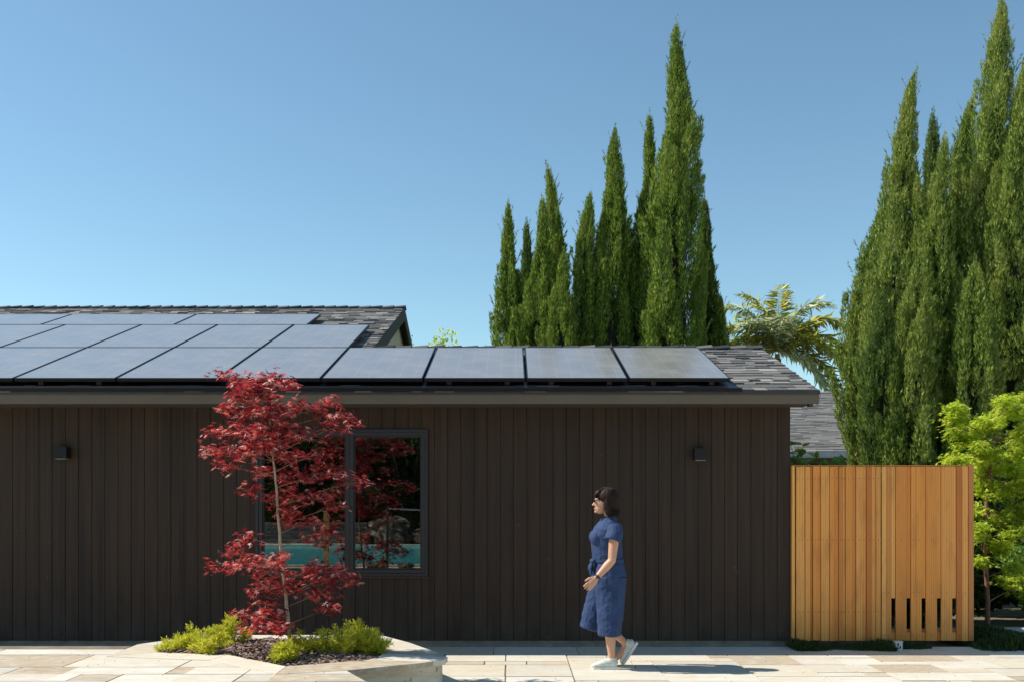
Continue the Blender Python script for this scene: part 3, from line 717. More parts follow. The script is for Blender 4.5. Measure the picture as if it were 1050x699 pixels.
mt = maple((WX(298, MY), MY, .2), [(298, 668, 0), (296, 640, 0), (293, 610, .02), (289, 575, .03), (286, 540, .02), (284, 505, 0), (281, 478, 0), (278, 450, .02), (276, 420, 0), (275, 392, 0)],
      red_blobs, ('maple_bark', 'red_leaf'), 'young red leaved maple tree growing in the stone planter before the window', 'tree', MY, 5, (.028, .056), .72, r0=.018)
mb = MB(); mb.tube([W(285, 508, MY), W(298, 560, MY + .06), W(307, 520, MY + .1), W(318, 480, MY + .12)], [.008, .008, .007, .005], 6)
tp_ = MB(); q0 = Vector(W(296.3, 641, MY)); tp_.tube([q0 + Vector((0, 0, -.03)), q0 + Vector((.001, 0, .03))], [.0235, .0235], 10); tp_.build('plant_tie', 'green_tape', mt)

GY = 12.0
gb0 = [(1002, 430, 20, 8, 0), (1030, 418, 22, 8, .2), (1015, 440, 26, 9, -.2), (1045, 436, 20, 9, 0), (985, 435, 14, 6, 0), (1028, 410, 14, 5, 0),
      (990, 455, 16, 7, 0), (1015, 462, 24, 8, -.3), (1042, 458, 20, 8, .2), (1065, 445, 20, 9, 0), (980, 468, 14, 5, -.2), (1005, 478, 24, 8, .1), (1035, 482, 22, 8, -.2), (1060, 474, 20, 8, .1),
      (1008, 500, 14, 7, 0), (1032, 503, 22, 8, .1), (1056, 500, 18, 8, -.1), (1006, 520, 10, 7, .2), (1030, 528, 20, 8, -.1), (1055, 525, 18, 8, .2), (1012, 545, 12, 7, .1),
      (1040, 552, 20, 7, -.2), (1022, 566, 18, 6, 0), (1050, 575, 16, 6, .1), (1035, 592, 14, 5, .1), (1006, 490, 10, 8, .1), (975, 440, 12, 5, 0), (982, 422, 10, 4, .1), (1050, 408, 18, 6, .1), (1045, 420, 18, 7, -.3), (1010, 580, 12, 5, .1), (1048, 600, 16, 6, 0), (1058, 540, 14, 7, .1), (1003, 455, 14, 6, -.3)]
gr_ = random.Random(2); gb = [(a + gr_.uniform(-7, 7), b + gr_.uniform(-6, 6), c * gr_.uniform(.6, 1.1), d * gr_.uniform(.8, 1.9), e + gr_.uniform(-.3, .3)) for a, b, c, d, e in gb0]
maple((WX(1012, GY), GY, -.03), [(1013, 643, 0), (1012, 600, 0), (1009, 560, 0), (1011, 520, .05), (1015, 480, .1), (1020, 445, .1), (1025, 420, .1)], gb, ('red_bark', 'lime_leaf'),
      'bright lime green maple tree with reddish stems right of the cedar gate', 'tree', GY, 9, (.032, .062), 1.9, r0=.032, tp=STAR5)

# ------------------------------------------------------------------ CYPRESSES
def cypress(pts, Y, label, seed, mat='cypress', leaf=.11, group='tall cypresses behind the house', dens=1., lobk=1., nlobe=70):
    rg = np.random.default_rng(seed)
    pts = sorted(pts, key=lambda p: p[0]); s = Y / F
    zs = np.array([WZ(p[0], Y) for p in pts]); xs = np.array([WX(p[1], Y) for p in pts]); rs = np.array([max(p[2] * .97, .3) * s for p in pts])
    zs = np.append(zs, .35); xs = np.append(xs, xs[-1]); rs = np.append(rs, rs[-1] * .85)
    o = np.argsort(zs); zs, xs, rs = zs[o], xs[o], rs[o]
    H = zs[-1]; bx_ = xs[0]
    ph = rg.random(4) * 6.283; am = .10 * float(rs.max())
    cx = lambda z: np.interp(z, zs, xs) + am * np.sin(z * 1.9 + ph[0]) * np.clip((H - z) / 1.5, 0, 1)
    cr = lambda z: np.interp(z, zs, rs) * (1 + .13 * np.sin(z * 3.1 + ph[1]) + .09 * np.sin(z * 6.7 + ph[2]))
    t = thing('cypress_tree', label, 'tree', (bx_, Y, -.05), group)
    m = MB(); m.tube([(bx_, Y, -.06), (bx_, Y, H * .3), (float(cx(H * .6)), Y, H * .6), (float(cx(H * .92)), Y, H * .92)], [.14, .10, .06, .012], 8)
    m.build('trunk', 'bark', t, True)
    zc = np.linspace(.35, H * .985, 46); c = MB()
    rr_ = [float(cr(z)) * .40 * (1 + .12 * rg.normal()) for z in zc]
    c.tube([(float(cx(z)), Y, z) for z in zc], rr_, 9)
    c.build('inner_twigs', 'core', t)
    Ps, Ds, Ns = [], [], []
    def lobe(x0, y0, z0, x1, y1, z1, r, n):
        u = rg.random(n); th = rg.random(n) * 2 * np.pi
        prof = np.minimum(1, (u * 3.2 + .25)) * (1 - u) ** .62
        ra = r * prof * (1 + .22 * rg.normal(size=n)) + .012
        px = x0 + (x1 - x0) * u + np.cos(th) * ra; py = y0 + (y1 - y0) * u + np.sin(th) * ra; pz = z0 + (z1 - z0) * u
        Ps.append(np.stack([px, py, pz], 1))
        Ds.append(np.stack([np.cos(th) * .30 + rg.normal(size=n) * .20, np.sin(th) * .30 + rg.normal(size=n) * .20, 1 + .2 * rg.normal(size=n)], 1)); Ns.append(np.stack([np.cos(th), np.sin(th), .35 + u * .5], 1))
    # main surface
    n0 = int(dens * 700 * H * (rs.mean() + .12)); z = rg.uniform(.4, H, n0 * 2)
    keep = rg.random(len(z)) < (cr(z) + .05) / (rs.max() + .05); z = z[keep]; th = rg.random(len(z)) * 2 * np.pi
    ra = cr(z) * (.40 + .08 * rg.normal(size=len(z)))
    Ps.append(np.stack([cx(z) + np.cos(th) * ra, Y + np.sin(th) * ra, z], 1))
    Ds.append(np.stack([np.cos(th) * .5 + rg.normal(size=len(z)) * .3, np.sin(th) * .5 + rg.normal(size=len(z)) * .3, 1 + 0 * z], 1)); Ns.append(np.stack([np.cos(th), np.sin(th), .2 + 0 * z], 1))
    # upright plumes stacked in columns, with dark grooves between them
    m_ = 6 if rs.max() > .45 else 4
    for sec in range(m_ + 4):
        z0 = rg.uniform(.1, 1.0) if sec < m_ else H * rg.uniform(.3, .7)
        while z0 < H * .93:
            R0 = float(cr(z0)); L = min(rg.uniform(1.3, 3.4) * R0 + .30, H * .99 - z0); z1 = z0 + L; R1 = float(cr(z1))
            th = sec * 6.283 / m_ + rg.normal() * .28 + z0 * .10; rr2 = rg.uniform(.20, .36) * R0 + .012
            q0 = R0 * rg.uniform(.52, .72); q1 = R1 * rg.uniform(.9, 1.42) + rg.uniform(-.02, .05)
            if z0 > H * .72: q1 *= .6; rr2 *= .8
            lobe(float(cx(z0)) + math.cos(th) * q0, Y + math.sin(th) * q0, z0, float(cx(z1)) + math.cos(th) * q1, Y + math.sin(th) * q1, z1, rr2, int(dens * (L * rr2 * 5200) + 80))
            z0 += L * rg.uniform(.5, .85)
    # smaller tufts that roughen every plume
    for k in range(int(nlobe * 1.9)):
        z0 = H * (1 - .9 * rg.random() ** .8) * .97; th = rg.random() * 6.283; R0 = float(cr(z0)); L = min(rg.uniform(.22, .62) * (.5 + R0), H * 1.0 - z0)
        if L < .08: continue
        z1 = z0 + L; r = rg.uniform(.07, .16) * R0 + .014; q0 = R0 * rg.uniform(.66, .95); q1 = q0 * rg.uniform(1.0, 1.34) * min(1, float(cr(z1)) / max(R0, .01) + .15)
        lobe(float(cx(z0)) + math.cos(th) * q0, Y + math.sin(th) * q0, z0, float(cx(z1)) + math.cos(th) * q1, Y + math.sin(th) * q1, z1, r, int(dens * (L * r * 5200) + 30))
    # wispy leader and stray sprigs breaking the outline
    zt = rg.uniform(H * .84, H * 1.0, 260) + .10 * rg.random(260); rt = cr(zt) * rg.random(260) * 1.1 + .01; th = rg.random(260) * 6.283
    Ps.append(np.stack([cx(zt) + np.cos(th) * rt, Y + np.sin(th) * rt, zt], 1)); Ds.append(np.stack([np.cos(th) * .3, np.sin(th) * .3, 1 + 0 * zt], 1)); Ns.append(rg.normal(size=(260, 3)))
    for k in range(int(90)):
        z0 = rg.uniform(H * .2, H * .97); th = rg.random() * 6.283; R0 = float(cr(z0)) * 1.02; Ls = rg.uniform(.08, .24); a = np.linspace(0, 1, 16)
        px = float(cx(z0)) + np.cos(th) * (R0 + a * Ls * .45); py = Y + np.sin(th) * (R0 + a * Ls * .45)
        Ps.append(np.stack([px, py, z0 + a * Ls], 1)); Ds.append(np.stack([np.cos(th) + rg.normal(size=16) * .5, np.sin(th) + rg.normal(size=16) * .5, 1.2 + 0 * a], 1)); Ns.append(rg.normal(size=(16, 3)))
    P = np.concatenate(Ps); D = np.concatenate(Ds); Nq = norm(np.concatenate(Ns)) + rg.normal(size=P.shape) * .60
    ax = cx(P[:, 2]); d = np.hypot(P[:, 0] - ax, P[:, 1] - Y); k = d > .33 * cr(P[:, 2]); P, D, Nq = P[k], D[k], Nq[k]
    k = P[:, 2] > .2; P, D, Nq = P[k], D[k], Nq[k]
    # nothing of the back half shows, thin it out
    k = (P[:, 1] < Y + .12) | (rg.random(len(P)) < .55); P, D, Nq = P[k], D[k], Nq[k]
    V, F_ = leaves(P, D, Nq, rg.uniform(.5, 1.15, len(P)) * leaf * np.interp(P[:, 2] / H, [.8, 1], [1, .6]), *SPRAY)
    link('crown', np_mesh('crown', V, F_), mat, t)
    return t
cyp = [
 (20.5, [(207, 521, 0), (222, 521, 3), (240, 522, 5), (290, 523, 10), (353, 521, 16), (480, 521, 19)], 'short slender cypress at the left end of the row behind the low roof'),
 (21.4, [(226, 540, 0), (245, 540, 3), (290, 541, 7), (353, 541, 11), (480, 541, 14)], 'thinnest cypress spire second from the left behind the roof'),
 (20.2, [(203, 556, 0), (220, 556, 4), (250, 556, 8), (300, 554, 13), (353, 553, 17), (480, 553, 18)], 'cypress leaning against the hooked tip one on its left'),
 (21.0, [(168, 560, 0), (175, 562, 2), (190, 566, 4), (240, 569, 9), (300, 570, 12), (353, 570, 14), (480, 570, 15)], 'cypress whose thin tip hooks to the left'),
 (19.8, [(258, 578, 0), (280, 577, 5), (310, 576, 9), (353, 575, 14), (480, 575, 15)], 'lowest cypress tucked right of the hooked tip one'),
 (20.3, [(197, 606, 0), (212, 604, 5), (260, 601, 10), (310, 599, 13), (353, 597, 18), (480, 597, 19)], 'cypress with a forked feathery top right of centre in the row'),
 (20.4, [(128, 631, 0), (145, 631, 3), (160, 630, 6), (200, 629, 11), (250, 628, 15), (300, 626, 19), (353, 624, 25), (480, 624, 26)], 'third tallest cypress of the row, broad and pointed'),
 (21.2, [(222, 642, 0), (245, 643, 5), (300, 645, 9), (353, 646, 13), (480, 646, 14)], 'small cypress hidden behind the right flank of the third tallest'),
 (20.6, [(113, 666, 0), (130, 666, 3), (160, 666, 6), (210, 664, 9), (260, 660, 13), (353, 655, 21), (480, 655, 22)], 'second tallest narrow cypress just left of the tallest one'),
 (20.0, [(20, 694, 0), (32, 694, 3), (50, 695, 6), (100, 697, 13), (150, 697, 17), (200, 694, 22), (260, 691, 26), (353, 689, 31), (480, 689, 32)], 'tallest cypress of the row behind the low roof'),
 (21.0, [(200, 722, 0), (215, 722, 3), (240, 722, 6), (300, 725, 10), (353, 727, 14), (480, 727, 15)], 'dark shaded cypress right of the tallest one'),
 (20.6, [(303, 738, 0), (318, 738, 4), (335, 739, 7), (480, 739, 10)], 'stubby cypress at the right end of the row beside the palm')]
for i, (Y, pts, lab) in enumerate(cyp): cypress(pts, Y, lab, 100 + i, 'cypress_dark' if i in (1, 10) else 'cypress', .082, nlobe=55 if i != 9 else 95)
jun = [
 (16.0, [(70, 941, 0), (80, 936, 1), (92, 933, 4), (140, 930, 9), (200, 927, 14), (260, 924, 22), (350, 917, 30), (476, 916, 30)], 'cypress with a bent wispy tip, leftmost tall spire over the gate', 'juniper'),
 (16.6, [(212, 906, 0), (230, 903, 8), (260, 899, 14), (300, 894, 19), (350, 884, 22), (400, 882, 22), (476, 893, 16)], 'rounded lower cypress at the left edge of the clump beside the grey roof', 'juniper'),
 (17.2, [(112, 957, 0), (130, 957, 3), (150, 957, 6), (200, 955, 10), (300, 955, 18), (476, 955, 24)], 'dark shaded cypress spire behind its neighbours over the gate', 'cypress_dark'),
 (15.6, [(137, 969, 0), (155, 968, 4), (180, 966, 7), (230, 963, 12), (300, 958, 20), (400, 955, 28), (476, 955, 30)], 'light green cypress spire in front of the dark shaded spire', 'juniper'),
 (16.3, [(92, 1000, 0), (110, 996, 3), (130, 992, 7), (180, 986, 10), (240, 983, 14), (300, 982, 20), (476, 984, 27)], 'cypress leaning right, between the light green spire and the tallest one', 'juniper'),
 (15.8, [(-8, 1028, 0), (10, 1028, 3), (30, 1026, 7), (60, 1025, 12), (120, 1019, 19), (200, 1016, 23), (300, 1012, 29), (476, 1012, 34)], 'tallest cypress of the right clump reaching the top of the frame', 'juniper'),
 (15.4, [(52, 1054, 0), (75, 1051, 5), (100, 1049, 9), (150, 1045, 14), (220, 1041, 20), (300, 1038, 26), (476, 1040, 34)], 'cypress at the right edge of the frame', 'juniper'),
 (16.0, [(140, 1078, 0), (200, 1076, 10), (300, 1072, 22), (476, 1070, 32)], 'cypress mostly outside the frame, rightmost of the clump', 'juniper'),
 (15.0, [(262, 944, 0), (290, 941, 9), (340, 937, 18), (400, 934, 24), (476, 933, 26)], 'low bushy cypress at the front of the clump above the middle of the gate', 'juniper'),
 (14.8, [(268, 1000, 0), (300, 1000, 10), (350, 999, 19), (410, 997, 24), (476, 996, 26)], 'low bushy cypress at the front above the right half of the gate', 'juniper'),
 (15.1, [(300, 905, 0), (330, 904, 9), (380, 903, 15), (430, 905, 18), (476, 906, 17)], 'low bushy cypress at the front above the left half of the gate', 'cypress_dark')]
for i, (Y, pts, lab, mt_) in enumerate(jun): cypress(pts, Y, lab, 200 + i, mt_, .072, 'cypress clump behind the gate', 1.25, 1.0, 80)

# ------------------------------------------------------------------ PALM
def palm():
    Y = 38.; c = Vector(W(797, 360, Y)); rd = random.Random(4); rg = np.random.default_rng(4)
    t = thing('palm_tree', 'queen palm with drooping silvery and golden fronds behind the roof end', 'palm tree', (c.x, Y, -.05))
    m = MB(); m.tube([(c.x, Y, -.06), (c.x + .05, Y, 4), (c.x, Y, c.z - .3)], [.24, .19, .15], 12); m.build('trunk', 'bark', t, True)
    m = MB(); m.tube([c + Vector((0, 0, -1.1)), c + Vector((.0, 0, -.6)), c + Vector((-.02, 0, -.1))], [.15, .17, .06], 10); m.build('leaf_sheath', 'palm_sheath', t, True)
    fr = [(174, 68, 3.3), (-172, 52, 3.2), (176, 33, 3.0), (-176, 12, 2.5), (150, 80, 2.8), (-150, 62, 2.4), (60, 86, 2.6),
          (6, 72, 3.1), (-8, 57, 3.3), (8, 43, 3.3), (-6, 28, 3.2), (4, 12, 3.1), (-10, -4, 2.8), (30, 62, 2.4), (-30, 40, 2.5), (-90, 70, 1.9), (170, 48, 2.2)]
    for sil in (0, 1):
        P, D, S = [], [], []; ra = MB()
        for i, (az, el, L) in enumerate(fr):
            if (i % 5 in (0, 2)) != bool(sil): continue
            a, e = R(az), R(el); d = Vector((math.cos(a) * math.cos(e), math.sin(a) * math.cos(e), math.sin(e))); p = c.copy(); path = [p.copy()]; n = 34
            for k in range(n):
                d = (d + Vector((0, 0, -.034 - .0023 * k))).normalized(); p = p + d * L * 1.12 / n; path.append(p.copy())
                side = d.cross(Vector((0, 0, 1))).normalized(); up = side.cross(d)
                for q in range(3):
                    for sg in (-1, 1):
                        o = p - d * L / n * rd.random(); P.append(tuple(o)); dd = side * sg * .8 + d * .55 + up * rd.gauss(.05, .30) + Vector((0, 0, -.42)); D.append(tuple(dd))
                        S.append(.74 * math.sin(math.pi * min(.97, (k + 4.) / (n + 4))) ** .6 * rd.uniform(.75, 1.1))
            ra.tube(path, [.022 * (1 - .85 * k / n) for k in range(n + 1)], 5)
        P, D = np.array(P), np.array(D)
        V, F_ = leaves(P, D, rg.normal(size=P.shape), np.array(S), [(0, -.011, 0), (0, .011, 0), (.55, .015, .0), (1, 0, -.25), (.55, -.015, .0)], [(0, 1, 2), (0, 2, 3), (0, 3, 4)])
        if sil: link('fronds', np_mesh('fronds', V, F_), 'palm_silver', t)
        else: link('crown', np_mesh('crown', V, F_), 'palm_leaf', t)
        ra.build('frond_stalks', 'palm_leaf', t)
palm()

# generic leafy mass -------------------------------------------------
def bush(name, label, cat, cx, cy, z0, rx, ry, h, mat, seed, n, size, tp=OVAL, group=None, trunk=True, lobes=14, barkmat='bark'):
    rg = np.random.default_rng(seed); rd = random.Random(seed)
    t = thing(name, label, cat, (cx, cy, z0), group)
    if trunk:
        m = MB()
        for k in range(5):
            a = rd.uniform(0, 6.28); e = Vector((math.cos(a) * rx * .6, math.sin(a) * ry * .6, h * rd.uniform(.5, .85)))
            m.tube([(0, 0, -.05), tuple(e * .5 + Vector((0, 0, h * .05))), tuple(e)], [.03 * h ** .5, .018 * h ** .5, .006], 6)
        o = m.build('trunk', barkmat); o.parent = t
    Ps = []
    for k in range(lobes):
        a = rd.uniform(0, 6.28); q = rd.random() ** .5 * .72; zz = rd.uniform(.22, .86); f = math.sqrt(max(.05, 1 - (2 * zz - 1) ** 2 * .8))
        c = np.array([math.cos(a) * rx * q * f, math.sin(a) * ry * q * f, h * zz]); r = np.array([rx, ry, h * .5]) * rd.uniform(.26, .42)
        v = norm(rg.normal(size=(n // lobes, 3))) * (rg.random((n // lobes, 1)) ** .25); Ps.append(c + v * r)
    P = np.concatenate(Ps); P = P[P[:, 2] > .02]; D = norm(P - np.array([0, 0, h * .3])) + rg.normal(size=P.shape) * .6; N_ = rg.normal(size=P.shape) * .6 + np.array([0, -.2, 1])
    V, F_ = leaves(P, D, N_, rg.uniform(.6, 1.2, len(P)) * size, *tp)
    o = link('crown', np_mesh('crown', V, F_), mat); o.parent = t; return t
bush('leafy_tree', 'pale yellow green treetop just showing behind the gable of the higher roof', 'tree', WX(432, 26), 26, 0, 1.2, .8, WZ(347, 26), 'lime_leaf', 31, 12000, .10, lobes=30)
bush('evergreen_shrub', 'dark green shrub behind the lime green maple at the right edge', 'shrub', 7.35, 13.6, 0, 1.1, .7, 2.5, 'hedge_leaf', 33, 9000, .085, lobes=22, group='dark shrubs behind the maple')
bush('evergreen_shrub', 'dark green shrub close behind the right end of the cedar gate', 'shrub', 6.05, 13.9, 0, .75, .6, 2.2, 'hedge_leaf', 34, 6500, .085, lobes=18, group='dark shrubs behind the maple')
bush('evergreen_shrub', 'low dark shrub behind the trunk of the lime green maple', 'shrub', 5.75, 12.9, 0, .8, .35, 1.0, 'hedge_leaf', 38, 8000, .075, lobes=22, trunk=False)
bush('evergreen_shrub', 'low dark shrub at the right edge behind the lime green maple', 'shrub', 7.1, 13.0, 0, .9, .35, 1.2, 'hedge_leaf', 39, 8000, .075, lobes=22, trunk=False)
bush('leafy_shrub', 'low shaded green shrub under the lime maple at the right edge', 'shrub', 6.75, 12.6, .0, .55, .4, .95, 'vine_leaf', 35, 3800, .07, lobes=14)
bush('evergreen_shrub', 'dark low shrub seen through the slots behind the cedar gate', 'shrub', 4.55, 11.25, 0, .75, .35, 1.15, 'hedge_leaf', 36, 9000, .07, lobes=22)
bush('evergreen_shrub', 'dark shrub behind the middle of the cedar fence', 'shrub', 5.35, 12.4, 0, .7, .5, 1.6, 'hedge_leaf', 37, 5000, .08, lobes=18)
# vines over the fence
def vine(px, py, Y, label, seed, n=26, rx=.2, rz_=.14):
    rd = random.Random(seed); rg = np.random.default_rng(seed); c = Vector(W(px, py, Y))
    t = thing('climbing_plant', label, 'plant', (c.x, Y, -.05), 'leafy shoots behind the fence')
    m = MB(); P, D = [], []
    for k in range(n // 5 + 1):
        e = c + Vector((rd.uniform(-rx, rx), rd.uniform(-.06, .06), rd.uniform(-rz_ * .3, rz_))); b = Vector((c.x + rd.uniform(-.05, .05), Y, -.05))
        path = [b, Vector((c.x + rd.uniform(-.05, .05), Y, c.z - .25)), e]; m.tube(path, [.007, .006, .003], 5)
        for q in range(6):
            u = rd.uniform(.2, 1.05); P.append(tuple(path[1].lerp(e, u))); D.append((rd.gauss(0, 1), rd.gauss(-.3, .6), rd.gauss(.1, .5)))
    m.build('stems', 'vine_leaf', t)
    V, F_ = leaves(np.array(P), np.array(D), np.stack([rg.normal(size=len(P)) * .5, rg.normal(size=len(P)) * .5 - .4, np.ones(len(P))], 1), rg.uniform(.09, .16, len(P)), *OVAL)
    link('foliage', np_mesh('foliage', V, F_), 'vine_leaf', t)
vine(818, 458, 10.9, 'thin leafy shoot rising beside the house corner above the fence', 1, 12, .10, .07)
vine(838, 474, 10.95, 'dark leafy shoots peeking over the left part of the fence', 2, 30, .16, .10)
vine(857, 474, 10.9, 'pale leafy shoots peeking over the fence next to the cypresses', 3, 20, .10, .07)

# ------------------------------------------------------------------ NEIGHBOUR HOUSE
nh = thing('neighbor_house', 'neighbouring house with a plain grey shingle roof and white gutter', 'house', (9, 23, 0))
nz = lambda y: 2.62 + (y - 22.) * SL
def nfn(y): return nz(y) if y <= 27.9 else nz(27.9) - (y - 27.9) * SL
m = MB(); m.xprism([(22.02, nz(22.02) - .08), (27.9, nz(27.9) - .08), (27.9, nz(27.9) - .006), (22.02, nz(22.02) - .006)], 5.6, 16)
m.xprism([(27.9, nz(27.9) - .08), (33.8, nz(22) - .08), (33.8, nz(22) - .006), (27.9, nz(27.9) - .006)], 5.6, 16)
nr = m.build('roof', 'grey_shingles', nh)
m = shingles(5.6, 12, 22, 27.9, 51, nfn, expo=.14, wr=(.2, .5)); o = m.build('shingles', 'grey_shingles', nr); o.location = (0, 0, 0)
m = MB(); ridge(m, 5.6, 16, 27.9, nz(27.9), .28, 9); o = m.build('ridge_cap', 'grey_shingles', nr); o.location = (0, 0, 0)
m = MB(); m.xprism([(21.86, 2.60), (21.86, 2.50), (21.89, 2.47), (21.97, 2.47), (21.99, 2.60)], 5.6, 16); m.build('gutter', 'gutter_white', nh)
m = MB(); m.box(5.62, 16, 22.0, 22.03, 2.28, 2.60); m.box(5.8, 15.8, 22.5, 22.6, -.05, 2.5); m.box(5.8, 15.8, 33.2, 33.3, -.05, 2.5); m.box(5.8, 5.9, 22.6, 33.2, -.05, 2.5)
m.build('wall', 'brown_wood', nh)

# ------------------------------------------------------------------ CEDAR FENCE AND GATE
YF = 10.44; fz1 = WZ(476.6, YF); fz0 = WZ(656.5, YF)
def px2x(p): return WX(p, YF)
def boards(m, nails, par):
    nb = len(m.f); m.add(nails.v, nails.f); o = m.build('boards', 'cedar', par); o.data.materials.append(MATS['iron'])
    for p in o.data.polygons[nb:]: p.material_index = 1
fence = thing('cedar_fence', 'fixed cedar fence panel of narrow upright boards next to the house corner', 'fence', (px2x(858), YF, 0))
m = MB(); m.box(px2x(812.2), px2x(815), YF, YF + .09, -.05, fz1 - .004); m.build('post', 'cedar', fence)
m = MB(); m.box(px2x(816), px2x(820), YF + .05, YF + .12, -.05, fz1 - .03); m.build('post', 'brown_wood', fence)
m = MB(); rd = random.Random(12); x = 816.4; k = 0; nails = MB()
while x < 903:
    w = rd.choice([4.6, 5.4, 6.4, 5.0]) if k % 2 == 0 else rd.choice([2.2, 2.8, 4.4]); w = min(w, 903.3 - x)
    if w < 1.5: break
    yy = YF + (0 if k % 2 == 0 else .014) + rd.uniform(-.002, .002)
    m.cbox(px2x(x) + .0015, px2x(x + w) - .0015, yy, YF + .032, fz0 + rd.uniform(-.004, .004), fz1 - .014 + rd.uniform(-.003, .003), .002)
    for z in (WZ(553, YF), WZ(627, YF), WZ(490, YF)):
        xc = px2x(x + w / 2); nails.ellip((xc, yy - .0005, z + rd.uniform(-.004, .004)), (.0045, .0018, .0045), 6, 4)
    x += w; k += 1
boards(m, nails, fence)
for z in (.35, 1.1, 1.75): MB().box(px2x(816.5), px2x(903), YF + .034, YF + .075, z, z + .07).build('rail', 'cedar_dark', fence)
m = MB(); m.box(px2x(812.2), px2x(903.3), YF - .004, YF + .05, fz1 - .009, fz1); m.build('top_cap', 'cedar_dark', fence)

gate = thing('cedar_gate', 'cedar gate leaf with five slots cut near its foot', 'gate', (px2x(950), YF, 0))
slots = [916.2, 931.8, 947.3, 963.0, 978.6]; m = MB(); b2 = MB(); nails = MB(); edges = [904.3] + [v for s_ in slots for v in (s_ - 2.0, s_ + 2.2)] + [993]
zs0, zs1 = WZ(648, YF), WZ(613, YF)
for i in range(0, len(edges), 2):
    a, b = edges[i], edges[i + 1]
    parts = [(a, b)] if i not in (0, 4, 10) else [(a, a + (b - a) * .47), (a + (b - a) * .47, b)]
    for (c_, d_) in parts:
        m.cbox(px2x(c_) + .0012, px2x(d_) - .0012, YF + rd.uniform(-.0015, .0015), YF + .022, fz0 + rd.uniform(-.003, .003), fz1 - .014, .002)
        for z in (WZ(553, YF), WZ(607, YF), WZ(651, YF)):
            nails.ellip((px2x((c_ + d_) / 2), YF - .002, z), (.0045, .0018, .0045), 6, 4)
for s_ in slots:
    b2.cbox(px2x(s_ - 2.0) + .001, px2x(s_ + 2.2) - .001, YF + .010, YF + .030, zs1, fz1 - .014, .002)
    b2.cbox(px2x(s_ - 2.0) + .001, px2x(s_ + 2.2) - .001, YF + .012, YF + .030, fz0, zs0, .002)
boards(m, nails, gate); b2.build('battens', 'cedar', gate)
m = MB(); m.box(px2x(993.3), px2x(998.2), YF - .006, YF + .085, fz0, fz1 - .002); m.build('post', 'cedar_dark', gate)
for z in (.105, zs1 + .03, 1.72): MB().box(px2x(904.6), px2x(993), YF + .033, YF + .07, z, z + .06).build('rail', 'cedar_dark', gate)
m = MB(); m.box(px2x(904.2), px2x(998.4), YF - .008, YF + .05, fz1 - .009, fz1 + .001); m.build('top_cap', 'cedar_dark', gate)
ub = thing('gate_stop', 'small white plastic box on the ground in the gap between fence and gate', 'outlet box', (px2x(911), 10.18, -.012))
m = MB(); m.box(-.035, .035, -.03, .03, 0, .085); m.box(-.04, .04, -.035, .035, .085, .092); o = m.build('case', 'white_plastic'); o.parent = ub
m = MB(); m.box(-.018, -.004, -.0345, -.0305, .05, .075); m.box(.004, .018, -.0345, -.0305, .02, .045); m.box(-.018, -.006, -.0345, -.0305, .012, .03); o = m.build('socket', 'iron'); o.parent = ub

# ------------------------------------------------------------------ GROUND COVER
def turf(name, label, regions, seed, n, hmin, hmax, mat='grass'):
    rg = np.random.default_rng(seed); Ps = []; Hs = []
    for (x0, x1, y0, y1, wgt, hs) in regions:
        k = int(n * wgt); x = rg.uniform(x0, x1, k); y = y0 + (y1 - y0) * rg.random(k)
        e = .05 * np.sin(x * 6) + .035 * np.sin(x * 17 + 1) + .02 * rg.normal(size=k); kk = y > y0 + e + .03; x, y = x[kk], y[kk]
        Ps.append(np.stack([x, y, np.full(len(x), -.03)], 1)); Hs.append(rg.uniform(hmin, hmax, len(x)) * hs * (.55 + .45 * np.clip((y - y0) / .15, 0, 1)) * (.75 + .35 * np.sin(x * 5)))
    P = np.concatenate(Ps); S = np.concatenate(Hs); D = np.stack([rg.normal(size=len(P)) * .5, rg.normal(size=len(P)) * .5 - .1, np.ones(len(P))], 1)
    V, F_ = leaves(P, D, rg.normal(size=P.shape), S, [(0, -.07, 0), (0, .07, 0), (.6, .08, 0), (1, 0, .15), (.6, -.08, 0)], [(0, 1, 2), (0, 2, 3), (0, 3, 4)])
    tag(link(name, np_mesh(name, V, F_), mat), label, 'ground cover', kind='stuff')
turf('ground_cover', 'dark green creeping ground cover along the foot of the fence and right of the gate',
     [(2.95, 3.95, 10.08, 10.43, 7, 1.0), (3.9, 4.4, 10.20, 10.43, 1.6, .7), (4.4, 4.9, 10.36, 10.5, .5, .4), (4.85, 8.6, 10.08, 11.3, 22, 1.25)], 3, 1500, .05, .13)
m = MB(); m.prism([(5.0, 11.6), (10, 11.6), (10, 12.1), (6.4, 12.0), (5.0, 11.9)], -.055, -.01); tag(m.build('side_path', 'concrete'), kind='structure')
m = MB(); rd = random.Random(6)
for k in range(60):
    x = rd.uniform(-.6, 3.0); a = rd.uniform(0, 3.14); L = rd.uniform(.006, .018); y = 10.40 + rd.uniform(-.03, .03)
    m.add([(x, y, -.008), (x + L * math.cos(a), y + L * math.sin(a), -.004), (x + L * .4, y + L * .3, .002)], [(0, 1, 2)])
for k in range(120):
    x = rd.uniform(-.4, 6); y = rd.uniform(8.3, 9.7); L = rd.uniform(.004, .018); a = rd.uniform(0, 6.28)
    m.add([(x, y, .003), (x + L * math.cos(a), y + L * math.sin(a), .007), (x + L * .5 * math.cos(a + 1), y + L * .5 * math.sin(a + 1), .010)], [(0, 1, 2)])
for k in range(110):
    x = rd.uniform(-4.6, -1.4); y = rd.uniform(7.1, 8.7); L = rd.uniform(.004, .016); a = rd.uniform(0, 6.28)
    if inpoly(x, y, pl_inner): continue
    m.add([(x, y, TZ + .004), (x + L * math.cos(a), y + L * math.sin(a), TZ + .008), (x + L * .5 * math.cos(a + 1), y + L * .5 * math.sin(a + 1), TZ + .011)], [(0, 1, 2)])
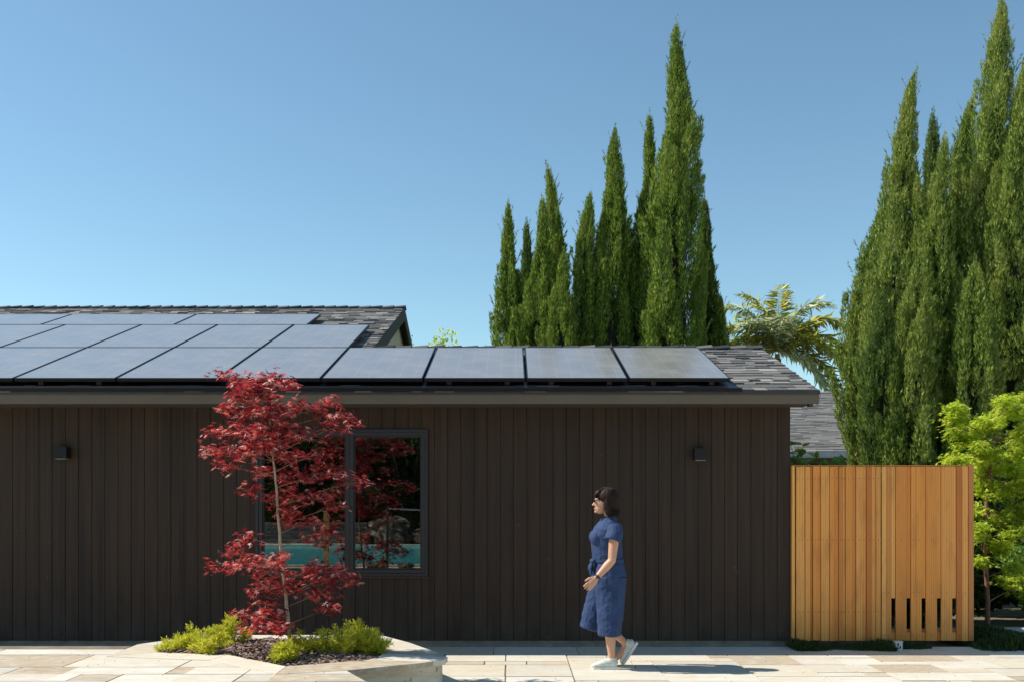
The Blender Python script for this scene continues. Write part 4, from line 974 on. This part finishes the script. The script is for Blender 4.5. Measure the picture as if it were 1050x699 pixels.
tag(m.build('fallen_leaves', 'mulch'), 'dry brown leaf crumbs scattered on the pale stone path', 'leaves', kind='stuff')
# ------------------------------------------------------------------ BEHIND THE CAMERA (mirrored in the window)
m = MB(); m.add([(-10.4, -11.5, -.03), (-1.2, -11.5, -.03), (-1.2, -1.6, -.03), (-10.4, -1.6, -.03)], [(0, 1, 2, 3)]); tag(m.build('pool_water', 'water'), kind='structure')
m = MB(); oo = [(-10.6, -11.7), (-1.0, -11.7), (-1.0, -1.4), (-10.6, -1.4)]; ii = [(-10.3, -11.4), (-1.3, -11.4), (-1.3, -1.7), (-10.3, -1.7)]; ring(m, oo, ii, -.03, .04)
tag(m.build('pool_coping', 'travertine'), 'pale stone coping round the swimming pool', 'coping')
def boulder(x, y, r, h, seed, label):
    rd = random.Random(seed); m = MB(); m.ellip((0, 0, h * .35), (r, r * .7, h * .65), 22, 14)
    m.v = [(vx * (1 + .25 * math.sin(3 * vx + 5 * vz + seed)) + rd.uniform(-.11, .11) * r, vy * (1 + .2 * math.cos(4 * vx + seed)) + rd.uniform(-.11, .11) * r, max(-.05, vz + rd.uniform(-.05, .05) * h)) for vx, vy, vz in m.v]
    o = m.build('boulder', 'boulder'); o.location = (x, y, 0); tag(o, label, 'boulder', 'boulders by the pool')
for i, a in enumerate([(-4.1, -12.6, .8, .98, 'largest pool boulder'), (-3.0, -12.7, .5, .55, 'boulder right of the largest one'), (-5.1, -12.5, .45, .45, 'boulder left of the largest one'), (-1.2, -12.2, .5, .4, 'boulder by the pool corner'),
                       (-3.0, -.9, .30, .16, 'small boulder near the pool edge'), (-2.4, -1.05, .22, .13, 'smallest boulder near the pool edge'), (-4.5, -13.5, .7, .85, 'rear boulder behind the pool')]):
    boulder(*a[:4], i, a[4] + ' mirrored in the window')
m = MB(); rd = random.Random(2)
for k in range(5):
    x = -12.5
    while x < -5.6:
        w = rd.uniform(.4, 1.0); m.box(x + .01, x + w - .01, -14 - k * .22 + rd.uniform(-.02, .02), -13.2 - k * .22, k * .14, k * .14 + .132); x += w
tag(m.build('retaining_wall', 'wall_rock'), 'stepped grey stone retaining wall beyond the pool mirrored in the window', 'wall')
m = MB(); px_, py_ = -3.92, .3; m.box(px_ - .05, px_ + .05, py_ - .05, py_ + .05, 0, 1.25); tag(m.build('garden_post', 'wood_post'), 'tan wooden post by the pool mirrored in the left sash', 'post')
st = thing('pole_frame', 'thin dark metal frame by the pool mirrored in the right sash', 'metal frame', (-2.72, -.35, 0))
m = MB(); m.tube([(-2.72, -.35, 0), (-2.72, -.35, 1.36)], .035, 8); m.build('pole', 'iron', st)
m = MB(); m.tube([(-2.70, -.35, 1.35), (-2.0, -.35, 1.32)], .018, 8); m.build('arm', 'rail_metal', st)
for i, (x, y, r, h) in enumerate([(-12, -19, 2.6, 6), (-8, -18.5, 2.6, 6.5), (-4.2, -19, 2.4, 7), (-.6, -18.5, 2.4, 6.5), (3, -19, 2.6, 6), (-15.5, -18, 2.4, 6), (-6, -16, 1.2, 2.2), (-2, -16, 1.1, 2.0), (-9.5, -16.4, 1.3, 2.2)]):
    bush('garden_tree', 'dense dark tree beyond the pool, number-free row mirrored in the window' if False else
         ['wide dark tree beyond the pool left end', 'tall dark tree beyond the stone wall', 'tallest dark tree beyond the boulders', 'dark tree beyond the pool right corner', 'dark tree right of the pool', 'dark tree at the outer left beyond the pool',
          'low dark shrub between stone wall and boulders', 'low dark shrub right of the boulders', 'low dark shrub above the stone wall'][i], 'tree' if h > 3 else 'shrub', x, y, 0, r, r * .7, h, 'hedge_leaf', 60 + i, 4200, .30 if h > 3 else .16, group='trees beyond the pool', lobes=18)

hd = thing('tall_hedge', 'tall clipped dark hedge along the far end of the pool garden', 'hedge', (-4, -22.5, 0))
m = MB(); m.box(-24, 16, -23.0, -22.2, -.05, 8.6); m.build('inner_twigs', 'core', hd)
rg_ = np.random.default_rng(5); k_ = 26000; P_ = np.stack([rg_.uniform(-24, 16, k_), -22.2 + rg_.uniform(-.1, .35, k_), rg_.uniform(0, 8.9, k_)], 1)
V_, F2_ = leaves(P_, rg_.normal(size=P_.shape) + np.array([0, .6, .5]), rg_.normal(size=P_.shape), rg_.uniform(.12, .28, k_), *OVAL); link('foliage', np_mesh('foliage', V_, F2_), 'hedge_leaf', hd)
# ------------------------------------------------------------------ WOMAN
WO = Vector((WX(620, 9.05), 9.05, 0.0)); PS = 111.
def L_(px, py, y=0): return Vector(((px - 620) / PS, y, (684 - py) / PS))
def remesh(mb, name, mat, parent, vox=.006, smooth=2, disp=0, dscale=.08):
    me = mb.mesh(name); o = bpy.data.objects.new(name, me); COL.objects.link(o)
    md = o.modifiers.new('r', 'REMESH'); md.mode = 'VOXEL'; md.voxel_size = vox
    if smooth: s = o.modifiers.new('s', 'SMOOTH'); s.iterations = smooth; s.factor = .5
    if disp:
        tx = bpy.data.textures.new('wr', 'CLOUDS'); tx.noise_scale = dscale; d = o.modifiers.new('d', 'DISPLACE'); d.texture = tx; d.strength = disp; d.mid_level = .5
    dg = bpy.context.evaluated_depsgraph_get(); ev = o.evaluated_get(dg); nm = bpy.data.meshes.new_from_object(ev)
    bpy.data.objects.remove(o); nm.name = name; nm.materials.clear(); nm.materials.append(MATS[mat])
    nm.polygons.foreach_set('use_smooth', [True] * len(nm.polygons))
    q = bpy.data.objects.new(name, nm); COL.objects.link(q)
    if parent is not None: q.parent = parent
    return q
def woman():
    # all figures in metres from the point between her feet; she walks towards -x
    b = MB()
    b.tube([(.05, 0, .84), (.045, 0, .95), (.03, 0, 1.05), (.02, 0, 1.18), (.035, 0, 1.30), (.05, 0, 1.36)], [.12, .11, .095, .105, .095, .05], 16, ry=[.15, .15, .125, .145, .16, .09])
    b.tube([(.05, 0, 1.33), (.042, 0, 1.40), (.03, 0, 1.47)], [.050, .046, .048], 14)
    b.ellip((.008, 0, 1.548), (.093, .072, .098)); b.ellip((-.038, 0, 1.472), (.052, .050, .056)); b.ellip((-.030, 0, 1.51), (.066, .058, .062))
    b.ellip((-.092, 0, 1.512), (.015, .011, .020)); b.ellip((-.106, 0, 1.502), (.012, .012, .010)); b.ellip((-.080, 0, 1.438), (.016, .020, .014))
    b.ellip((-.086, 0, 1.470), (.012, .022, .007)); b.ellip((-.084, 0, 1.461), (.012, .020, .007)); b.ellip((-.072, 0, 1.553), (.02, .045, .018))
    for s in (-1, 1): b.ellip((.012, s * .072, 1.51), (.016, .008, .028))
    # near (left) arm
    def arm(sh, el, wr, s):
        sh, el, wr = Vector(sh), Vector(el), Vector(wr)
        b.tube([sh, sh.lerp(el, .35), sh.lerp(el, .75), el, el.lerp(wr, .3), el.lerp(wr, .75), wr], [.050, .048, .041, .038, .040, .030, .025], 12)
        d = (wr - el).normalized(); pal = wr + d * .052
        side = Vector((0, 1, 0)); fwd = d.cross(side).normalized()         # palm faces the thigh; thumb towards the front
        if fwd.x > 0: fwd = -fwd
        M = Matrix((fwd, side, d)).transposed()
        b.ellip(tuple(wr + d * .045), (.038, .016, .052), rot=M); b.ellip(tuple(wr + d * .02), (.028, .018, .032), rot=M)
        inn = Vector((0, -s, 0))
        for k, (off, L, dr) in enumerate(((.028, .072, .0), (.010, .080, .0), (-.009, .075, 0), (-.027, .058, 0))):
            p0 = wr + d * .070 + fwd * off; p1 = p0 + d * L * .45 + fwd * off * .15 + inn * .004; p2 = p1 + d * L * .32 + inn * .012 * (1 + .2 * k); p3 = p2 + d * L * .20 + inn * .014
            b.tube([p0, p1, p2, p3], [.0092, .0086, .0078, .0062], 8)
        t0 = wr + d * .018 + fwd * .022; t1 = t0 + d * .030 + fwd * .024; t2 = t1 + d * .028 + fwd * .008 + inn * .004; t3 = t2 + d * .018
        b.tube([t0, t1, t2, t3], [.012, .0105, .0092, .007], 8)
    arm(L_(629, 541, -.165), L_(625, 573, -.205), L_(609.5, 590, -.225), -1)
    arm((.055, .165, 1.295), (.10, .215, 1.04), (.04, .235, .83), 1)
    # legs
    b.tube([(.05, -.085, .86), (.035, -.085, .66), (.02, -.085, .48), (.038, -.085, .40), (.045, -.083, .31), (.052, -.082, .17), (.062, -.082, .085)], [.085, .072, .052, .052, .054, .036, .031], 14)
    b.tube([(.062, -.082, .10), (.05, -.082, .06), (-.02, -.084, .042), (-.07, -.086, .034)], [.030, .028, .022, .012], 12, ry=[.028, .028, .03, .02])
    k2 = Vector((-.125, .085, .50)); a2 = Vector((.20, .088, .215))
    b.tube([(.04, .085, .86), (-.06, .085, .67), k2, k2.lerp(a2, .25), k2.lerp(a2, .45), k2.lerp(a2, .8), a2], [.085, .070, .050, .052, .052, .036, .031], 14)
    b.tube([a2, a2 + Vector((.0, 0, -.045)), a2 + Vector((-.05, 0, -.11)), a2 + Vector((-.10, 0, -.165))], [.033, .033, .028, .02], 12, ry=[.03, .034, .038, .034])
    body = remesh(b, 'person', 'skin', None, .0046, 2)
    body.location = WO; tag(body, 'woman with a dark bob in a blue denim outfit walking left past the dark wall', 'person')
    # top
    c = MB()
    c.tube([(.035, 0, .975), (.028, 0, 1.02), (.020, 0, 1.10), (.012, 0, 1.19), (.025, 0, 1.27), (.04, 0, 1.33), (.047, 0, 1.372)], [.128, .140, .142, .146, .128, .092, .060], 20, ry=[.15, .158, .162, .170, .178, .145, .070])
    c.ellip((-.07, -.075, 1.20), (.07, .07, .075)); c.ellip((-.07, .075, 1.20), (.07, .07, .075))
    c.tube([L_(629, 538, -.15), L_(629, 545, -.178), L_(626.5, 553, -.195)], [.064, .074, .080], 16, ry=[.055, .064, .070])
    c.tube([(.045, .14, 1.31), (.055, .178, 1.25), (.075, .192, 1.18)], [.064, .072, .078], 16, ry=[.055, .064, .070])
    top = remesh(c, 'shirt', 'denim', body, .006, 3, .010, .045)
    c = MB(); c.tube([(.05, 0, 1.352), (.047, 0, 1.385), (.044, 0, 1.402)], [.066, .060, .061], 18, ry=[.080, .066, .064]); c.box(-.035, -.010, -.045, .045, 1.34, 1.375)
    remesh(c, 'collar', 'denim', body, .005, 2)
    # culottes
    c = MB()
    c.tube([(.040, 0, 1.00), (.040, 0, .94), (.045, 0, .86), (.042, 0, .78)], [.118, .140, .154, .150], 20, ry=[.148, .170, .185, .18])
    c.tube([(.045, -.085, .84), (.045, -.088, .66), (.040, -.090, .48), (.032, -.092, .306)], [.150, .135, .120, .104], 18, ry=[.10, .102, .105, .108])
    c.tube([(.02, .085, .84), (-.035, .088, .66), (-.095, .092, .50), (-.145, .095, .345)], [.135, .120, .100, .082], 18, ry=[.10, .10, .10, .10])
    remesh(c, 'culottes', 'denim', body, .007, 3, .016, .06)
    c = MB(); c.tube([(.038, 0, .972), (.038, 0, 1.008)], [.139, .141], 24, ry=[.161, .163])
    c.ellip((-.112, -.04, .985), (.030, .045, .026)); c.tube([(-.115, -.05, .98), (-.135, -.06, .92), (-.13, -.07, .86)], [.014, .018, .016], 8, ry=[.02, .026, .02]); c.tube([(-.115, -.02, .98), (-.14, -.01, .93), (-.142, 0, .90)], [.013, .018, .014], 8, ry=[.02, .026, .02])
    remesh(c, 'belt', 'denim', body, .005, 2)
    # hair
    c = MB(); c.ellip((.016, 0, 1.572), (.100, .083, .090)); c.ellip((.050, 0, 1.50), (.062, .076, .095)); c.ellip((.056, 0, 1.455), (.048, .070, .050))
    for s in (-1, 1): c.ellip((.028, s * .070, 1.50), (.046, .020, .085)); c.ellip((.040, s * .070, 1.445), (.045, .022, .05))
    c.ellip((-.045, 0, 1.606), (.050, .058, .036))
    rd = random.Random(3)
    for k in range(520):
        az = rd.uniform(-2.35, 2.35); A = Vector((math.cos(az), math.sin(az), 0)); ln = rd.uniform(1.385, 1.44) if abs(az) < 1.9 else rd.uniform(1.40, 1.47)
        p0 = Vector((.0 + rd.uniform(-.03, .05), rd.uniform(-.02, .02), 1.664)); p1 = Vector((.025 + A.x * .075, A.y * .074, 1.640)); p2 = Vector((.028 + A.x * .106, A.y * .092, 1.56))
        p3 = Vector((.040 + A.x * .090, A.y * .090, 1.48)); p4 = Vector((.042 + A.x * .072 + rd.gauss(.004, .014), A.y * .09 + rd.gauss(0, .012), ln + abs(rd.gauss(0, .012))))
        if abs(az) > 1.75: continue
        c.tube([p0, p1, p2, p3, p4], [.0025, .0034, .0036, .003, .0012], 4)
    hair = c.build('hair', 'hair', body, True); hair.location = (0, 0, 0)
    for k in range(60):
        pass
    f = MB()
    for k in range(46):
        y = rd.uniform(-.058, .058); f.tube([(.0, y * .5, 1.655), (-.055, y * .9, 1.632), (-.085, y, 1.600), (-.089 + rd.uniform(-.004, .004), y * 1.05, 1.572 + rd.uniform(-.008, .01))], [.003, .0045, .004, .002], 4)
    fo = f.build('fringe', 'hair', hair, True); fo.location = (0, 0, 0)
    # glasses, eyes, lips
    g_ = MB()
    for s in (-1, 1):
        g_.ellip((-.098, s * .034, 1.538), (.005, .026, .018)); g_.tube([(-.096, s * .058, 1.545), (-.05, s * .073, 1.545), (.0, s * .076, 1.54)], .0035, 6)
    g_.tube([(-.104, -.010, 1.545), (-.108, 0, 1.547), (-.104, .010, 1.545)], .003, 6)
    o = g_.build('sunglasses', 'lens', body, True); o.location = (0, 0, 0)
    for s in (-1, 1):
        e = MB(); e.ellip((-.082, s * .032, 1.536), (.010, .013, .009)); o = e.build('eye', 'eye_white', body, True); o.location = (0, 0, 0)
    e = MB(); e.ellip((-.0925, 0, 1.4705), (.008, .020, .0045)); e.ellip((-.0905, 0, 1.4615), (.008, .018, .005)); o = e.build('lips', 'lips', body, True); o.location = (0, 0, 0)
    # watch
    w0, e0 = L_(609.5, 590, -.225), L_(625, 573, -.205); dd = (e0 - w0).normalized()
    e = MB(); e.tube([w0 + dd * .005, w0 + dd * .022], [.0295, .0305], 14); e.ellip(tuple(w0 + dd * .013 + Vector((0, -.029, 0))), (.016, .006, .016), 10, 6); o = e.build('wristwatch', 'watch', body, True); o.location = (0, 0, 0)
    # shoes
    def shoe(M):
        c = MB()
        c.tube([(.105, 0, .040), (.085, 0, .050), (.04, 0, .056), (-.01, 0, .052), (-.06, 0, .042), (-.105, 0, .034), (-.128, 0, .028)], [.028, .044, .046, .038, .028, .020, .010], 16, ry=[.026, .034, .037, .040, .044, .038, .02])
        c.tube([(.065, 0, .05), (.060, 0, .088), (.058, 0, .100)], [.045, .040, .041], 14, ry=[.036, .036, .037])
        up = remesh(c, 'shoe', 'sneaker', body, .0045, 2); up.matrix_local = M
        s = MB(); pr = [(.118, -.012), (.112, -.028), (.06, -.034), (0, -.036), (-.06, -.046), (-.11, -.038), (-.134, -.018), (-.134, .018), (-.11, .038), (-.06, .046), (0, .036), (.06, .034), (.112, .028), (.118, .012)]
        s.prism(pr, .0, .022); o = s.build('sole', 'sole'); o.parent = up
        l = MB()
        for q in range(5):
            x = .005 - q * .020; z = .090 - q * .009; l.tube([(x, -.034, z - .022), (x - .006, -.012, z), (x - .006, .012, z), (x, .034, z - .022)], .0034, 5)
        o = l.build('laces', 'laces'); o.parent = up
    shoe(Matrix.Translation((0, -.084, .001)))
    a = R(-56)
    shoe(Matrix.Translation(a2 + Vector((.015, 0, -.005))) @ Matrix.Rotation(a, 4, 'Y') @ Matrix.Translation((-.055, 0, -.085)))
    return body
woman()

# ------------------------------------------------------------------ LIGHT, SKY, CAMERA
EL, AZB = 48.0, 5.0                                                # elevation; degrees the sun sits behind the wall line
w = bpy.data.worlds.new('World'); scene.world = w; w.use_nodes = True
sky = w.node_tree.nodes.new('ShaderNodeTexSky'); sky.sky_type = 'NISHITA'; sky.sun_disc = False
sky.sun_elevation = R(EL); sky.sun_rotation = R(-90 + AZB); sky.altitude = 0; sky.air_density = 1.0; sky.dust_density = .1; sky.ozone_density = 1.4
bg = w.node_tree.nodes['Background']; bg.inputs['Strength'].default_value = .122; tn = w.node_tree.nodes.new('ShaderNodeMix'); tn.data_type = 'RGBA'; tn.blend_type = 'MULTIPLY'; tn.inputs[0].default_value = 1; tn.inputs[7].default_value = (.85, 1.0, .94, 1)
w.node_tree.links.new(sky.outputs[0], tn.inputs[6]); w.node_tree.links.new(tn.outputs[2], bg.inputs['Color'])
sd = bpy.data.lights.new('sun', 'SUN'); sd.energy = 4.6; sd.angle = R(.53); sd.color = (1, .94, .84)
so = bpy.data.objects.new('sun', sd); COL.objects.link(so)
dirv = Vector((-math.cos(R(EL)) * math.cos(R(AZB)), math.cos(R(EL)) * math.sin(R(AZB)), math.sin(R(EL))))
so.rotation_euler = dirv.to_track_quat('Z', 'Y').to_euler(); so.location = dirv * 30
cd = bpy.data.cameras.new('camera'); cam = bpy.data.objects.new('camera', cd); COL.objects.link(cam)
cam.location = (0, 0, CH); cam.rotation_euler = (R(90), 0, 0); cd.sensor_width = 36; cd.lens = F / 1050 * 36; cd.shift_y = (HY - 349.5) / 1050; cd.clip_end = 2000
scene.camera = cam
scene.view_settings.view_transform = 'Standard'; scene.view_settings.look = 'None'; scene.view_settings.exposure = 0.40; scene.view_settings.gamma = 1
